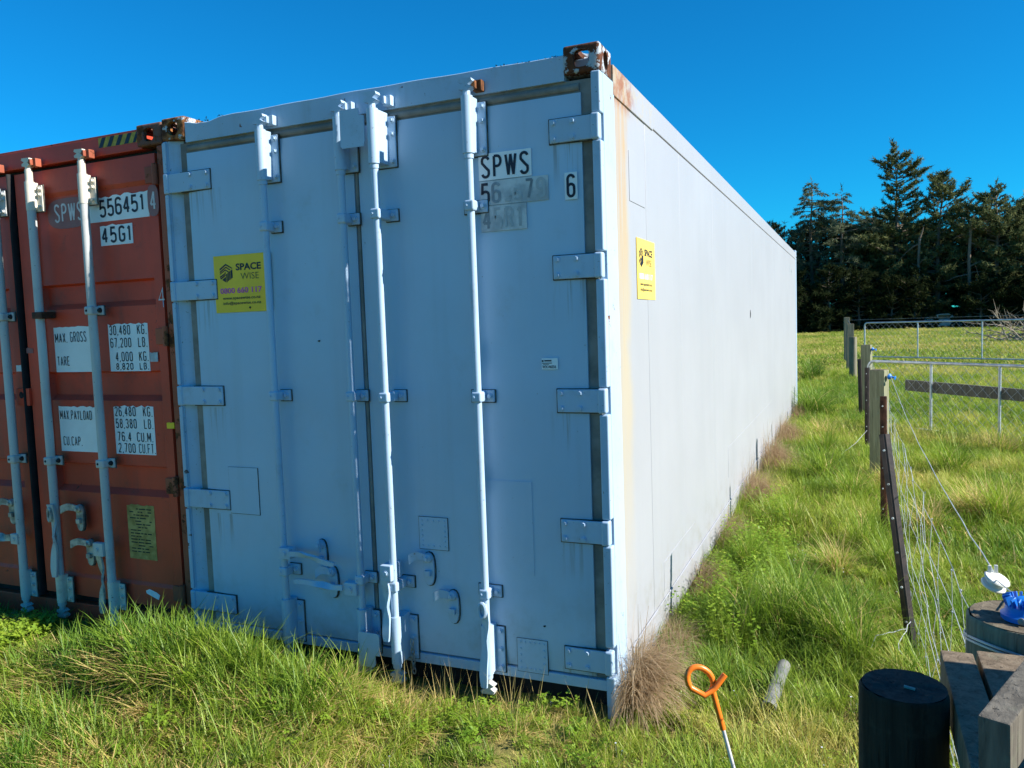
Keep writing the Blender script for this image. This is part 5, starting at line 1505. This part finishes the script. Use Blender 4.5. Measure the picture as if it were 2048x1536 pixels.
for i, x in enumerate(HX):
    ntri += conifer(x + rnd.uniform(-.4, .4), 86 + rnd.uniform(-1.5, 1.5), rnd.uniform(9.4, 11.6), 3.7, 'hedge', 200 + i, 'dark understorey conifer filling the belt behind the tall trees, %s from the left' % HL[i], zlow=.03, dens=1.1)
for i, x in enumerate([-3.4, -.9, 1.4, 3.9, 6.3, 8.6, 13.3, 15.4, 17.9, 20.3, 23.0]):
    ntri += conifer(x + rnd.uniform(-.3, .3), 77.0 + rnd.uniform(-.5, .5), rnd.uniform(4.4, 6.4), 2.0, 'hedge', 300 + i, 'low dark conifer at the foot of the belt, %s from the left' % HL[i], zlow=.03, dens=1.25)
for x, y, h, r, lab in ((8.9, 79.0, 8.4, .17, 'pale broken-topped trunk standing just right of the tallest pine'), (12.9, 78.6, 9.3, .19, 'tall pale broken trunk right of the broad-topped pine')):
    t = thing('dead_tree', lab, 'tree', (x, y, on_ground(x, y)), 'broken trunks in the shelter belt'); g = np.random.RandomState(int(x * 10))
    b = MB(); b.tube([(x + .06 * math.sin(z * .8), y, z) for z in np.linspace(-.1, h, 9)], r, 9, radii=[r * (1 - .05 * i) for i in range(9)])
    b.tube([(x, y, h - .2), (x + .25, y - .1, h + .55), (x + .32, y - .1, h + .9)], r * .5, 6, radii=[r * .7, r * .4, .03]); b.build('trunk', 'bark', t)
    for k in range(9):
        a = g.uniform(0, 6.28); z = h * g.uniform(.35, .98); L = g.uniform(.8, 3.2); d = np.array([cos(a), sin(a), g.uniform(-.1, .7)]); P = [np.array([x, y, z])]
        for q in range(5): d = d + g.normal(0, .25, 3); P.append(P[-1] + d / np.linalg.norm(d) * L / 5)
        MB().tube([tuple(p) for p in P], .05, 5, radii=[.07 * (1 - .16 * i) for i in range(6)]).build('limb', 'bark', t, 60)
print('tree tris', ntri)

# pile of dead branches at the right
DB = thing('dead_branch_pile', 'pile of bare pale dead branches in the pasture at the right frame edge', 'dead branches', (11.2, 43, on_ground(11.2, 43)))
g = np.random.RandomState(77)
for k in range(26):
    a = g.uniform(0, 6.28); el = abs(g.normal(.45, .35)); L = g.uniform(1.2, 3.0)
    p = np.array([11.2 + g.normal(0, .45), 43 + g.normal(0, .5), .1 + abs(g.normal(0, .25))]); d = np.array([cos(a) * cos(el), sin(a) * cos(el), sin(el)])
    P = [p]
    for s in range(6):
        d = d + g.normal(0, .22, 3); d[2] -= .03; d /= np.linalg.norm(d); q = P[-1] + d * L / 6; q[2] = max(q[2], .03); P.append(q)
    r0 = g.uniform(.025, .055)
    b = MB(); b.tube([tuple(p) for p in P], r0, 6, radii=[r0 * (1 - .8 * i / 6) for i in range(7)])
    for s in range(2, 6):
        for c in range(2):
            d2 = d + g.normal(0, .7, 3); d2 /= np.linalg.norm(d2); Lt = g.uniform(.3, .8)
            Q = [P[s], P[s] + d2 * Lt * .5, P[s] + d2 * Lt + g.normal(0, .1, 3)]
            b.tube([tuple(p) for p in Q], r0 * .35, 4, radii=[r0 * .4, r0 * .25, r0 * .1])
    b.build('branch', 'deadwood', DB, 60)
# white car parked behind the belt
CR = thing('parked_car', 'white parked car glimpsed under the trees with a red tail lamp', 'car', (10.4, 79.6, on_ground(10.4, 79.6)))
cx, cy, cz = 10.4, 79.6, on_ground(10.4, 79.6)
prof = [(-2.1, .35), (-2.15, .62), (-2.0, .86), (-1.1, .96), (-.5, 1.38), (.9, 1.42), (1.55, 1.02), (2.05, .94), (2.12, .60), (2.05, .32)]
MB().prism([(cx + a, cz + c) for a, c in prof], cy - .82, cy + .82).build('body', 'carwhite', CR, 30)
for a0, a1, z0, z1 in ((-.95, -.05, .98, 1.32), (.02, .85, .98, 1.34)):
    MB().prism([(cx + a0, cz + z0), (cx + a1, cz + z0), (cx + a1 - (.02 if a1 < 0 else -.35), cz + z1), (cx + a0 + (.42 if a0 < -.5 else .02), cz + z1)], cy - .835, cy - .80).build('window', 'glass', CR, 0)
for a in (-1.35, 1.3):
    w_ = MB().cyl((cx + a, cy - .86, cz + .32), (cx + a, cy - .64, cz + .32), .32, n=20).build('wheel', 'tyre', CR)
    MB().cyl((cx + a, cy - .875, cz + .32), (cx + a, cy - .85, cz + .32), .19, n=14).build('rim', 'zinc', w_)
    MB().cyl((cx + a, cy + .64, cz + .32), (cx + a, cy + .86, cz + .32), .32, n=16).build('wheel', 'tyre', CR)
MB().box(cx + 1.86, cx + 2.13, cy - .84, cy - .50, cz + .68, cz + .90, .02).build('tail_lamp', 'redlamp', CR)
MB().box(cx - 2.16, cx - 1.9, cy - .84, cy - .5, cz + .62, cz + .76, .02).build('headlight', 'glass', CR)
